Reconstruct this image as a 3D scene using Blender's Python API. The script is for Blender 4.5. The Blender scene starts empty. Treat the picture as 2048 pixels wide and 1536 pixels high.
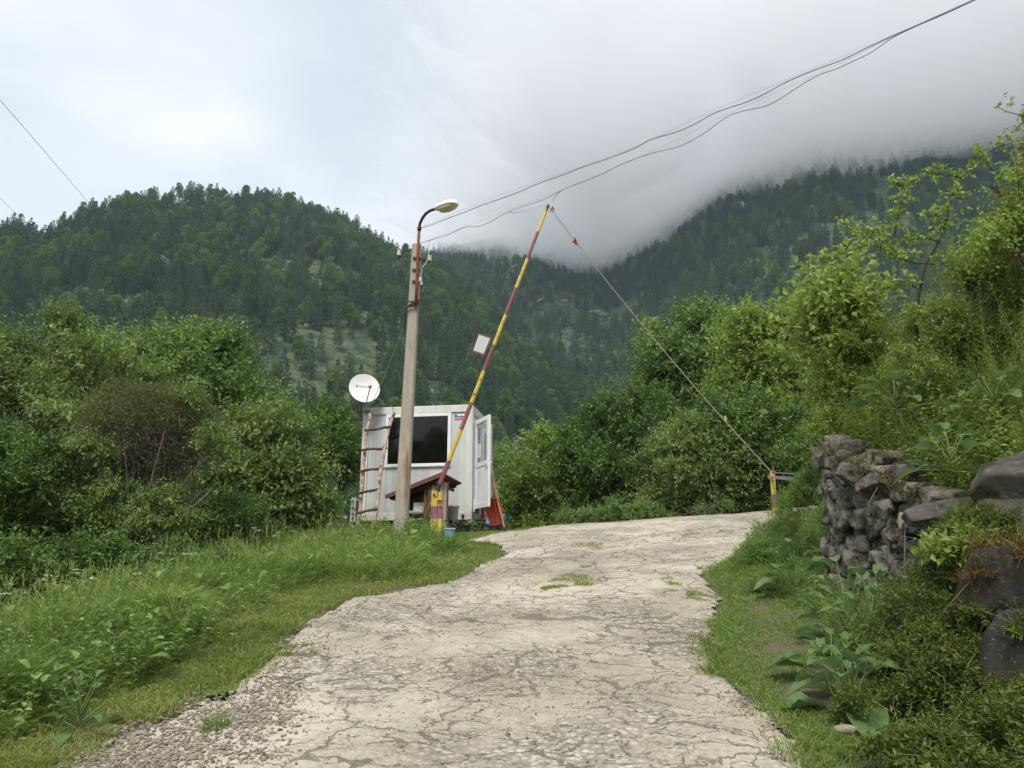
import bpy, math, random
import numpy as np
from mathutils import Vector, Matrix

R = math.radians
rnd = random.Random(7)
rng = np.random.default_rng(11)
scene = bpy.context.scene
COL = scene.collection

# ------------------------------------------------------------------ camera
F = 1540.0; PITCH = R(14.0); EYE = 1.6
cam_d = bpy.data.cameras.new('camera'); cam_d.sensor_width = 36.0
cam_d.lens = 36.0 * F / 2048.0
cam_d.clip_start = 0.05; cam_d.clip_end = 8000
cam = bpy.data.objects.new('camera', cam_d); COL.objects.link(cam)
cam.location = (0, 0, EYE); cam.rotation_euler = (R(90) + PITCH, 0, 0)
scene.camera = cam

# ------------------------------------------------------------------ world
SUN_EL, SUN_AZ = R(54), R(196)       # azimuth clockwise from +Y (view direction)
world = bpy.data.worlds.new('World'); scene.world = world; world.use_nodes = True
def build_world():
    nt = world.node_tree; nt.nodes.clear(); N = nt.nodes.new; L = nt.links.new
    out = N('ShaderNodeOutputWorld')
    sky = N('ShaderNodeTexSky'); sky.sky_type = 'NISHITA'; sky.sun_disc = False
    sky.sun_elevation = SUN_EL; sky.sun_rotation = SUN_AZ
    sky.air_density = 1.0; sky.dust_density = 3.0
    b1 = N('ShaderNodeBackground'); b1.inputs[1].default_value = 0.05
    L(sky.outputs[0], b1.inputs[0])
    tc = N('ShaderNodeTexCoord')
    mp = N('ShaderNodeMapping'); mp.inputs['Scale'].default_value = (1, 1, 2.2)
    L(tc.outputs['Generated'], mp.inputs[0])
    n1 = N('ShaderNodeTexNoise'); n1.inputs['Scale'].default_value = 1.7
    n1.inputs['Detail'].default_value = 5; n1.inputs['Roughness'].default_value = 0.45
    n1.inputs['Distortion'].default_value = 0.35
    L(mp.outputs[0], n1.inputs['Vector'])
    cr = N('ShaderNodeValToRGB')
    e = cr.color_ramp.elements
    e[0].position = 0.32; e[0].color = (0.46, 0.50, 0.565, 1)
    e[1].position = 0.66; e[1].color = (0.80, 0.82, 0.87, 1)
    m = cr.color_ramp.elements.new(0.5); m.color = (0.63, 0.67, 0.73, 1)
    L(n1.outputs[0], cr.inputs[0])
    b2 = N('ShaderNodeBackground'); b2.inputs[1].default_value = 1.05
    L(cr.outputs[0], b2.inputs[0])
    mx = N('ShaderNodeMixShader'); mx.inputs[0].default_value = 0.93
    L(b1.outputs[0], mx.inputs[1]); L(b2.outputs[0], mx.inputs[2])
    L(mx.outputs[0], out.inputs['Surface'])
build_world()

sun_d = bpy.data.lights.new('sun', 'SUN'); sun_d.energy = 3.0; sun_d.angle = R(22)
sun_d.color = (1.0, 0.95, 0.86)
sun = bpy.data.objects.new('sun', sun_d); COL.objects.link(sun)
sd = Vector((math.sin(SUN_AZ) * math.cos(SUN_EL), math.cos(SUN_AZ) * math.cos(SUN_EL), math.sin(SUN_EL)))
sun.rotation_euler = sd.to_track_quat('Z', 'Y').to_euler()

scene.view_settings.view_transform = 'Standard'; scene.view_settings.look = 'None'
scene.view_settings.gamma = 1.0; scene.view_settings.exposure = 0.43
scene.view_settings.use_curve_mapping = False
cy = scene.cycles
cy.max_bounces = 10; cy.diffuse_bounces = 3; cy.glossy_bounces = 2; cy.transmission_bounces = 4
cy.transparent_max_bounces = 6; cy.volume_bounces = 8
cy.use_denoising = True
try: cy.denoiser = 'OPENIMAGEDENOISE'
except Exception: pass
cy.use_adaptive_sampling = True

# ------------------------------------------------------------------ projection helpers
ST, CT = math.sin(PITCH), math.cos(PITCH)
def ray(px, py):
    cx = (px - 1024) / F; c = (768 - py) / F
    return cx, CT - c * ST, ST + c * CT
def at(px, py, Y):
    """the place at depth Y (metres north of the camera) seen at that spot of the photo"""
    x, y, z = ray(px, py)
    return Vector((x / y * Y, Y, EYE + z / y * Y))
def project(x, y, z):
    z = z - EYE
    d = y * CT + z * ST; v = z * CT - y * ST
    return 1024 + F * x / d, 768 - F * v / d

# ------------------------------------------------------------------ noise
def _h(ix, iy, s):
    n = (ix.astype(np.int64) * 374761393 + iy.astype(np.int64) * 668265263 + s * 1442695041) & 0x7fffffff
    n = ((n ^ (n >> 13)) * 1274126177) & 0x7fffffff
    return ((n ^ (n >> 16)) & 0xffff) / 65535.0
def vnoise(x, y, s=0):
    x = np.asarray(x, float); y = np.asarray(y, float)
    ix = np.floor(x); iy = np.floor(y); fx = x - ix; fy = y - iy
    fx = fx * fx * (3 - 2 * fx); fy = fy * fy * (3 - 2 * fy)
    a = _h(ix, iy, s); b = _h(ix + 1, iy, s); c = _h(ix, iy + 1, s); d = _h(ix + 1, iy + 1, s)
    return (a * (1 - fx) + b * fx) * (1 - fy) + (c * (1 - fx) + d * fx) * fy
def fbm(x, y, o=4, s=0):
    v = 0; a = 0.5; t = 0
    for i in range(o):
        v = v + a * vnoise(np.asarray(x) * 2 ** i, np.asarray(y) * 2 ** i, s + i * 17); t += a; a *= 0.5
    return v / t
def sst(a, b, x):
    t = np.clip((np.asarray(x, float) - a) / (b - a), 0, 1); return t * t * (3 - 2 * t)

# ------------------------------------------------------------------ ground height
_ry = np.array([-60, -10, 0, 5, 10, 14, 16, 17.5, 19, 22, 26, 32, 50, 80, 130, 400, 3000.])
_rz = np.array([-9., -1.6, 0, .8, 1.6, 2.25, 2.5, 2.62, 2.62, 2.35, 1.7, 0.4, -4, -9, -16, -18, -18.])
def road_z(y):
    y = np.asarray(y, float); d = 0.6
    return (np.interp(y - d, _ry, _rz) + np.interp(y, _ry, _rz) * 2 + np.interp(y + d, _ry, _rz)) / 4
WX = 3.3      # face of the dry stone wall
def wall_h(y):
    return np.interp(y, [-5, 3, 4.6, 6, 7, 8.6], [1.2, 1.15, 1.12, 1.18, 1.4, 1.68])
def edge_x(y):
    return np.interp(y, [-20, 0, 8, 13, 16, 19, 24, 40], [-3.6, -3.9, -4.1, -4.2, -4.3, -4.4, -6, -12])
def H(x, y):
    x = np.asarray(x, float); y = np.asarray(y, float)
    z = road_z(y) + 0.07 * sst(8.5, 14, y) * np.clip(x, -1, 9)
    # right verge rises a little to the wall
    z = z + 0.12 * sst(1.6, 3.2, x) * sst(13, 8, y)
    # bank behind the wall
    t = np.clip(x - WX - 0.25, 0, 14)
    endf = sst(9.4, 8.2, y + 0.12 * np.clip(x - 3.3, 0, 30))
    z = z + endf * sst(WX + 0.05, WX + 0.35, x) * (wall_h(y) - 0.15) + endf * t * 0.62
    # drop on the left
    d = np.clip(edge_x(y) - x, 0, None)
    z = z - np.minimum(d * 0.85, 4.2) * sst(0, 0.8, d) - np.clip(d - 5, 0, 60) * 0.12
    # worn hollow before the cabin
    z = z - 0.16 * np.exp(-((x + .7) / .9) ** 2 - ((y - 17.0) / .75) ** 2)
    # small lumps
    near = sst(60, 25, np.hypot(x, y))
    z = z + near * (fbm(x * 0.9 + 5, y * 0.9, 3, 3) - 0.5) * 0.10
    return z
def Hs(x, y): return float(H(x, y))
def ground(px, py):
    """where the line of sight through that spot of the photo meets the ground"""
    x, y, z = ray(px, py)
    ys = np.linspace(1.5, 40, 1600)
    zz = EYE + z / y * ys; hh = H(x / y * ys, ys)
    k = np.argmax(zz < hh)
    if not (zz < hh).any(): k = len(ys) - 1
    Y = ys[k]
    return (x / y * Y, Y)

# ------------------------------------------------------------------ materials
def nodes(m):
    m.use_nodes = True; nt = m.node_tree; nt.nodes.clear()
    return nt, nt.nodes.new, nt.links.new
def mat(name, c1, c2=None, scale=6.0, rough=0.75, bump=0.15, metallic=0.0, detail=6, lo=0.35, hi=0.65, spec=0.4, c3=None, bscale=None, bdist=0.02):
    m = bpy.data.materials.new(name); nt, N, L = nodes(m)
    out = N('ShaderNodeOutputMaterial'); p = N('ShaderNodeBsdfPrincipled')
    L(p.outputs[0], out.inputs[0])
    tc = N('ShaderNodeTexCoord')
    n = N('ShaderNodeTexNoise'); n.inputs['Scale'].default_value = scale; n.inputs['Detail'].default_value = detail
    n.inputs['Roughness'].default_value = 0.6
    L(tc.outputs['Object'], n.inputs['Vector'])
    cr = N('ShaderNodeValToRGB'); c2 = c2 or tuple(v * 0.8 for v in c1)
    cr.color_ramp.elements[0].position = lo; cr.color_ramp.elements[0].color = (*c2, 1)
    cr.color_ramp.elements[1].position = hi; cr.color_ramp.elements[1].color = (*c1, 1)
    if c3: e = cr.color_ramp.elements.new(lo * 0.8); e.color = (*c3, 1)
    L(n.outputs[0], cr.inputs[0]); L(cr.outputs[0], p.inputs['Base Color'])
    p.inputs['Roughness'].default_value = rough; p.inputs['Metallic'].default_value = metallic
    p.inputs['Specular IOR Level'].default_value = spec
    if bump:
        n2 = N('ShaderNodeTexNoise'); n2.inputs['Scale'].default_value = bscale or scale * 5; n2.inputs['Detail'].default_value = 5
        L(tc.outputs['Object'], n2.inputs['Vector'])
        b = N('ShaderNodeBump'); b.inputs['Strength'].default_value = bump; b.inputs['Distance'].default_value = bdist
        L(n2.outputs[0], b.inputs['Height']); L(b.outputs[0], p.inputs['Normal'])
    return m
def leafmat(name, ca, cb, cc=None, transl=0.3, rand=0.0, rough=0.5, spec=0.35):
    """colour runs ca..cb(..cc) with the random 'tint' of every leaf, and a little per plant"""
    m = bpy.data.materials.new(name); nt, N, L = nodes(m)
    out = N('ShaderNodeOutputMaterial'); p = N('ShaderNodeBsdfPrincipled')
    a = N('ShaderNodeAttribute'); a.attribute_name = 'tint'
    fac = a.outputs['Fac']
    if rand:
        oi = N('ShaderNodeObjectInfo')
        m1 = N('ShaderNodeMath'); m1.operation = 'MULTIPLY_ADD'
        L(oi.outputs['Random'], m1.inputs[0]); m1.inputs[1].default_value = rand; m1.inputs[2].default_value = -rand / 2
        m2 = N('ShaderNodeMath'); m2.operation = 'ADD'; m2.use_clamp = True
        L(m1.outputs[0], m2.inputs[0]); L(fac, m2.inputs[1]); fac = m2.outputs[0]
    cr = N('ShaderNodeValToRGB')
    cr.color_ramp.elements[0].color = (*ca, 1); cr.color_ramp.elements[1].color = (*cb, 1)
    if cc:
        cr.color_ramp.elements[1].position = 0.75
        e = cr.color_ramp.elements.new(1.0); e.color = (*cc, 1)
    L(fac, cr.inputs[0]); L(cr.outputs[0], p.inputs['Base Color'])
    p.inputs['Roughness'].default_value = rough; p.inputs['Specular IOR Level'].default_value = spec
    if transl:
        t = N('ShaderNodeBsdfTranslucent'); mx = N('ShaderNodeMixShader'); mx.inputs[0].default_value = transl
        hs = N('ShaderNodeHueSaturation'); hs.inputs['Value'].default_value = 1.5; hs.inputs['Hue'].default_value = 0.485
        L(cr.outputs[0], hs.inputs['Color']); L(hs.outputs[0], t.inputs[0])
        L(p.outputs[0], mx.inputs[1]); L(t.outputs[0], mx.inputs[2]); L(mx.outputs[0], out.inputs[0])
    else: L(p.outputs[0], out.inputs[0])
    return m

# ------------------------------------------------------------------ objects
def tag(o, label=None, cat=None, group=None, kind=None):
    if label: o['label'] = label
    if cat: o['category'] = cat
    if group: o['group'] = group
    if kind: o['kind'] = kind
    return o
def np_mesh(name, V, T, mats, tint=None, smooth=False, midx=None):
    """V (n,3), T (m,3) triangles or (m,4) quads"""
    V = np.asarray(V, np.float32); T = np.asarray(T, np.int32); k = T.shape[1]
    me = bpy.data.meshes.new(name)
    me.vertices.add(len(V)); me.vertices.foreach_set('co', V.ravel())
    me.loops.add(T.size); me.loops.foreach_set('vertex_index', T.ravel())
    me.polygons.add(len(T)); me.polygons.foreach_set('loop_start', np.arange(0, T.size, k, dtype=np.int32))
    if midx is not None: me.polygons.foreach_set('material_index', np.asarray(midx, np.int32))
    me.polygons.foreach_set('use_smooth', np.full(len(T), bool(smooth)))
    if tint is not None:
        at_ = me.attributes.new('tint', 'FLOAT', 'POINT'); at_.data.foreach_set('value', np.asarray(tint, np.float32))
    for m in (mats if isinstance(mats, (list, tuple)) else [mats]): me.materials.append(m)
    me.update(calc_edges=True)
    return me
def link(name, me, parent=None, loc=None):
    o = bpy.data.objects.new(name, me); COL.objects.link(o)
    if parent: o.parent = parent
    if loc is not None: o.location = loc
    return o
def grid_mesh(xs, ys, Z, flip=False):
    X, Y = np.meshgrid(xs, ys); V = np.stack([X.ravel(), Y.ravel(), Z.ravel()], 1)
    nx = len(xs); ny = len(ys)
    i = (np.arange(ny - 1)[:, None] * nx + np.arange(nx - 1)[None, :]).ravel()
    Q = np.stack([i, i + 1, i + nx + 1, i + nx], 1)
    return V, Q

class MB:
    """collects shapes, builds ONE mesh object"""
    def __init__(s): s.v = []; s.f = []; s.m = []; s.cur = 0
    def add(s, vs, fs):
        o = len(s.v); s.v += [tuple(v) for v in vs]
        for f in fs: s.f.append([i + o for i in f]); s.m.append(s.cur)
        return s
    def box(s, a, b, M=None):
        x0, y0, z0 = a; x1, y1, z1 = b
        vs = [Vector(p) for p in ((x0,y0,z0),(x1,y0,z0),(x1,y1,z0),(x0,y1,z0),(x0,y0,z1),(x1,y0,z1),(x1,y1,z1),(x0,y1,z1))]
        if M is not None: vs = [M @ v for v in vs]
        return s.add(vs, [(0,3,2,1),(4,5,6,7),(0,1,5,4),(1,2,6,5),(2,3,7,6),(3,0,4,7)])
    def bar(s, p, q, w, h, up=(0, 0, 1)):
        p = Vector(p); q = Vector(q); d = (q - p).normalized(); u = Vector(up)
        if abs(d.dot(u)) > 0.97: u = Vector((0, 1, 0))
        a = d.cross(u).normalized(); b = a.cross(d).normalized()
        M = Matrix(((a.x, d.x, b.x, p.x), (a.y, d.y, b.y, p.y), (a.z, d.z, b.z, p.z), (0, 0, 0, 1)))
        return s.box((-w/2, 0, -h/2), (w/2, (q - p).length, h/2), M)
    def tube(s, pts, r, n=8, cap=True):
        pts = [Vector(p) for p in pts]; k = len(pts)
        rs = r if isinstance(r, (list, tuple)) else [r] * k
        ref = Vector((0, 0, 1)); rings = []; prev = None
        for i, p in enumerate(pts):
            d = (pts[min(i+1, k-1)] - pts[max(i-1, 0)]).normalized()
            if prev is None:
                u = d.cross(ref) if abs(d.z) < 0.95 else d.cross(Vector((1, 0, 0)))
            else: u = prev - d * prev.dot(d)
            u.normalize(); prev = u; w = d.cross(u)
            rings.append([p + (u * math.cos(2*math.pi*j/n) + w * math.sin(2*math.pi*j/n)) * rs[i] for j in range(n)])
        vs = [v for rg in rings for v in rg]; fs = []
        for i in range(k - 1):
            for j in range(n):
                j2 = (j + 1) % n; fs.append((i*n+j, i*n+j2, (i+1)*n+j2, (i+1)*n+j))
        if cap: fs.append(tuple(range(n))[::-1]); fs.append(tuple((k-1)*n + j for j in range(n)))
        return s.add(vs, fs)
    def lathe(s, prof, c=(0,0,0), axis=(0,0,1), n=20):
        """prof: (radius, height)"""
        ax = Vector(axis).normalized(); q = ax.to_track_quat('Z', 'Y'); c = Vector(c)
        vs = []; fs = []
        for (r, h) in prof:
            for j in range(n):
                a = 2*math.pi*j/n; vs.append(c + q @ Vector((r*math.cos(a), r*math.sin(a), h)))
        for i in range(len(prof)-1):
            for j in range(n):
                j2 = (j+1) % n; fs.append((i*n+j, i*n+j2, (i+1)*n+j2, (i+1)*n+j))
        return s.add(vs, fs)
    def build(s, name, mats, parent=None, origin=None, smooth=False, bevel=0):
        me = bpy.data.meshes.new(name)
        vs = s.v if origin is None else [tuple(Vector(v) - Vector(origin)) for v in s.v]
        me.from_pydata(vs, [], s.f)
        for m in (mats if isinstance(mats, (list, tuple)) else [mats]): me.materials.append(m)
        me.polygons.foreach_set('material_index', s.m)
        if smooth: me.polygons.foreach_set('use_smooth', [True] * len(s.f))
        me.update()
        o = link(name, me, parent)
        if bevel:
            b = o.modifiers.new('bevel', 'BEVEL'); b.width = bevel; b.segments = 2; b.limit_method = 'ANGLE'
        return o
def thing(name, label, cat, loc=(0, 0, 0), rz=0, group=None):
    o = bpy.data.objects.new(name, None); COL.objects.link(o); o.empty_display_size = 0.1
    o.location = loc; o.rotation_euler = (0, 0, rz)
    return tag(o, label, cat, group)
def text_mesh(s, size, name='lettering', extrude=0.0005):
    cu = bpy.data.curves.new(name, 'FONT'); cu.body = s; cu.size = size; cu.extrude = extrude
    cu.align_x = 'CENTER'; cu.align_y = 'CENTER'
    o = bpy.data.objects.new(name, cu); COL.objects.link(o)
    dg = bpy.context.evaluated_depsgraph_get()
    me = bpy.data.meshes.new_from_object(o.evaluated_get(dg)); bpy.data.objects.remove(o); bpy.data.curves.remove(cu)
    me.name = name
    return me

# ------------------------------------------------------------------ leaves
def unit(a): return a / np.maximum(np.linalg.norm(a, axis=-1, keepdims=True), 1e-9)
def randdir(n, r=rng):
    return unit(r.normal(size=(n, 3)))
class Leaves:
    def __init__(s): s.V = []; s.T = []; s.t = []; s.n = 0
    def _add(s, V, T, tint, per):
        # V (n, per, 3), T (k,3) pattern
        n = len(V); base = s.n + np.arange(n)[:, None, None] * per
        s.V.append(V.reshape(-1, 3)); s.T.append((base + np.asarray(T)[None]).reshape(-1, 3))
        s.t.append(np.repeat(tint, per)); s.n += n * per
    def diamond(s, P, D, N, Ln, W, tint, fold=0.18, fat=0.45):
        """leaf: base, widest at 'fat', pointed tip, folded along its rib"""
        D = unit(D); S = unit(np.cross(D, N)); N = np.cross(S, D)
        Ln = np.asarray(Ln)[:, None] * np.ones((len(P), 1)); W = np.asarray(W)[:, None] * np.ones((len(P), 1))
        mid = P + D * Ln * fat
        V = np.stack([P, mid + S * W / 2 + N * W * fold, P + D * Ln - N * Ln * 0.12, mid - S * W / 2 + N * W * fold], 1)
        s._add(V, [(0, 1, 2), (0, 2, 3)], tint, 4)
    def blade(s, P, D, bend, Ln, W, tint):
        """grass blade that bends over"""
        Ln = np.asarray(Ln)[:, None]; W = np.asarray(W)[:, None]
        D = unit(D); S = unit(np.cross(D, randdir(len(P))))
        p1 = P + D * Ln * 0.45 + bend * Ln * 0.10; p2 = P + D * Ln * 0.8 + bend * Ln * 0.38; p3 = P + D * Ln * 0.98 + bend * Ln * 0.75
        V = np.stack([P - S*W/2, P + S*W/2, p1 - S*W*.45, p1 + S*W*.45, p2 - S*W*.28, p2 + S*W*.28, p3], 1)
        s._add(V, [(0,1,3),(0,3,2),(2,3,5),(2,5,4),(4,5,6)], tint, 7)
    def big(s, P, D, N, Ln, W, tint, rows=7, droop=0.5, wave=0.06):
        """broad veined leaf, cupped and drooping"""
        n = len(P); D = unit(D); S = unit(np.cross(D, N)); N = np.cross(S, D)
        t = np.linspace(0, 1, rows); prof = np.sin(np.pi * np.clip(t * 0.93 + 0.06, 0, 1)) ** 0.75 * (1.15 - 0.45 * t)
        cols = np.array([-1, -0.5, 0, 0.5, 1.0]); V = np.zeros((n, rows, 5, 3))
        ph = rng.uniform(0, 6, n)
        for i, tt in enumerate(t):
            c = P + D * (Ln * tt)[:, None] - np.array([0, 0, 1.0]) * (Ln * droop * tt ** 2)[:, None]
            for j, cc in enumerate(cols):
                lift = abs(cc) * 0.22 - 0.03 + wave * np.sin(ph + i * 2.3 + j * 1.3) * (abs(cc) + .3)
                V[:, i, j] = c + S * (W / 2 * prof[i] * cc)[:, None] + N * (W * prof[i] * lift)[:, None]
        T = []
        for i in range(rows - 1):
            for j in range(4):
                a = i * 5 + j; T += [(a, a + 1, a + 6), (a, a + 6, a + 5)]
        s._add(V.reshape(n, rows * 5, 3), T, tint, rows * 5)
    def stem(s, P, Q, r0, r1, tint):
        """thin three-sided stems P->Q"""
        D = unit(Q - P); A = unit(np.cross(D, np.array([0.31, 0.9, 0.2]))); B = np.cross(D, A)
        r0 = np.asarray(r0)[:, None] * np.ones((len(P), 1)); r1 = np.asarray(r1)[:, None] * np.ones((len(P), 1))
        vs = []
        for (C, r) in ((P, r0), (Q, r1)):
            for k in range(3):
                a = 2 * math.pi * k / 3; vs.append(C + (A * math.cos(a) + B * math.sin(a)) * r)
        V = np.stack(vs, 1)
        s._add(V, [(0,1,4),(0,4,3),(1,2,5),(1,5,4),(2,0,3),(2,3,5)], tint, 6)
    def mesh(s, name, m, origin=(0, 0, 0), smooth=False):
        return np_mesh(name, np.concatenate(s.V) - np.asarray(origin, float), np.concatenate(s.T), m, np.concatenate(s.t), smooth=smooth)

# ================================================================== MATERIALS
def road_material():
    m = bpy.data.materials.new('cracked_concrete'); nt, N, L = nodes(m)
    out = N('ShaderNodeOutputMaterial'); p = N('ShaderNodeBsdfPrincipled'); L(p.outputs[0], out.inputs[0])
    tc = N('ShaderNodeTexCoord'); O = tc.outputs['Object']
    def noise(scale, det=5, rough=0.6, vec=O, dist=0):
        n = N('ShaderNodeTexNoise'); n.inputs['Scale'].default_value = scale; n.inputs['Detail'].default_value = det
        n.inputs['Roughness'].default_value = rough; n.inputs['Distortion'].default_value = dist; L(vec, n.inputs['Vector']); return n
    def ramp(fac, stops):
        cr = N('ShaderNodeValToRGB'); e = cr.color_ramp.elements
        while len(e) < len(stops): e.new(0.5)
        for q, (pos, c) in zip(e, stops): q.position = pos; q.color = c if len(c) == 4 else (*c, 1)
        L(fac, cr.inputs[0]); return cr.outputs[0]
    def math_(op, a, b):
        n = N('ShaderNodeMath'); n.operation = op; n.use_clamp = False
        for i, v in enumerate((a, b)):
            if isinstance(v, (int, float)): n.inputs[i].default_value = v
            else: L(v, n.inputs[i])
        return n.outputs[0]
    def mix(fac, a, b, bt='MIX'):
        n = N('ShaderNodeMixRGB'); n.blend_type = bt
        for i, v in enumerate((fac, a, b)):
            if isinstance(v, (int, float)): n.inputs[i].default_value = v
            elif isinstance(v, tuple): n.inputs[i].default_value = (*v, 1)
            else: L(v, n.inputs[i])
        return n.outputs[0]
    big = noise(0.35, 4); mid = noise(2.2, 6, 0.65); fine = noise(38, 6, 0.7)
    base = ramp(mid.outputs[0], [(0.3, (0.36, 0.322, 0.25)), (0.5, (0.50, 0.455, 0.36)), (0.72, (0.60, 0.555, 0.45))])
    base = mix(ramp(big.outputs[0], [(0.38, (0, 0, 0)), (0.62, (1, 1, 1))]), mix(1.0, base, (0.86, 0.84, 0.83), 'MULTIPLY'), base)
    base = mix(0.75, base, ramp(fine.outputs[0], [(0.3, (0.55, 0.53, 0.5)), (0.5, (1, 1, 1)), (0.7, (1.25, 1.25, 1.22))]), 'MULTIPLY')
    # exposed aggregate
    v = N('ShaderNodeTexVoronoi'); v.inputs['Scale'].default_value = 26; L(O, v.inputs['Vector'])
    agg_mask = ramp(noise(1.1, 3).outputs[0], [(0.42, (0, 0, 0)), (0.6, (1, 1, 1))])
    agg_c = ramp(N_sep(N, L, v.outputs['Color']), [(0.0, (0.18, 0.17, 0.155)), (0.45, (0.38, 0.35, 0.30)), (0.8, (0.47, 0.44, 0.38)), (1.0, (0.60, 0.575, 0.52))])
    edge_d = ramp(v.outputs['Distance'], [(0.3, (1, 1, 1)), (0.62, (0.35, 0.33, 0.3))])
    agg_c = mix(1.0, agg_c, edge_d, 'MULTIPLY')
    base = mix(math_('MULTIPLY', agg_mask, 0.6), base, agg_c)
    # worn greyer lanes and a lighter newer slab
    pat = noise(0.9, 6, 0.6, dist=.6); base = mix(ramp(pat.outputs[0], [(0.45, (0, 0, 0)), (0.6, (.8, .8, .8))]), base, mix(1.0, base, (0.80, 0.785, 0.76), 'MULTIPLY'))
    pt2 = noise(0.55, 5, 0.55, dist=.3); base = mix(ramp(pt2.outputs[0], [(0.54, (0, 0, 0)), (0.60, (.55, .55, .55))]), base, (0.585, 0.535, 0.43))
    # cracks: net of distorted cells at two sizes
    dn = noise(2.6, 5, 0.7); dvec = N('ShaderNodeVectorMath'); dvec.operation = 'MULTIPLY_ADD'
    L(dn.outputs['Color'], dvec.inputs[0]); dvec.inputs[1].default_value = (0.42, 0.42, 0); L(O, dvec.inputs[2])
    def cracks(scale, w, lo, hi, seed):
        mp = N('ShaderNodeMapping'); mp.inputs['Scale'].default_value = (0.72, 1.15, 0.0); mp.inputs['Location'].default_value = (seed, seed * 2, 0)
        L(dvec.outputs[0], mp.inputs[0])
        vo = N('ShaderNodeTexVoronoi'); vo.feature = 'DISTANCE_TO_EDGE'; vo.inputs['Scale'].default_value = scale; L(mp.outputs[0], vo.inputs['Vector'])
        wn = noise(5.0 + seed, 4)
        wv = math_('MULTIPLY', ramp(wn.outputs[0], [(0.38, (0.0, 0.0, 0.0)), (0.62, (1, 1, 1))]), w)
        c = math_('SUBTRACT', 1.0, math_('DIVIDE', vo.outputs['Distance'], math_('ADD', wv, 0.004)))
        mk = ramp(noise(0.7 + seed * 0.1, 3).outputs[0], [(lo, (0, 0, 0)), (hi, (1, 1, 1))])
        n = N('ShaderNodeMath'); n.operation = 'MULTIPLY'; n.use_clamp = True
        cl = N('ShaderNodeClamp'); L(c, cl.inputs[0]); L(cl.outputs[0], n.inputs[0]); L(mk, n.inputs[1]); return n.outputs[0]
    c1 = cracks(1.9, 0.020, 0.38, 0.56, 1.3); c2 = cracks(5.0, 0.034, 0.40, 0.56, 4.1)
    cr = math_('MAXIMUM', c1, math_('MULTIPLY', c2, 0.9))
    crs = ramp(cr, [(0.0, (0, 0, 0)), (0.35, (1, 1, 1))])
    col = mix(math_('MULTIPLY', crs, 0.72), base, (0.115, 0.105, 0.08))
    # pits and specks
    sp = noise(13, 6, 0.75); spm = ramp(sp.outputs[0], [(0.6, (0, 0, 0)), (0.7, (1, 1, 1))])
    col = mix(math_('MULTIPLY', spm, 0.65), col, (0.15, 0.135, 0.11))
    L(col, p.inputs['Base Color'])
    p.inputs['Roughness'].default_value = 0.9; p.inputs['Specular IOR Level'].default_value = 0.25
    hgt = math_('SUBTRACT', math_('ADD', math_('MULTIPLY', mid.outputs[0], 1.3), math_('MULTIPLY', fine.outputs[0], 0.55)), math_('MULTIPLY', crs, 0.9))
    hgt = math_('SUBTRACT', hgt, math_('MULTIPLY', math_('MULTIPLY', v.outputs['Distance'], agg_mask), 0.5))
    hgt = math_('SUBTRACT', hgt, math_('MULTIPLY', spm, 0.3))
    b = N('ShaderNodeBump'); b.inputs['Strength'].default_value = 0.75; b.inputs['Distance'].default_value = 0.03
    L(hgt, b.inputs['Height']); L(b.outputs[0], p.inputs['Normal'])
    return m
def N_sep(N, L, colsock):
    s = N('ShaderNodeSeparateColor'); L(colsock, s.inputs[0]); return s.outputs[0]

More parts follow.
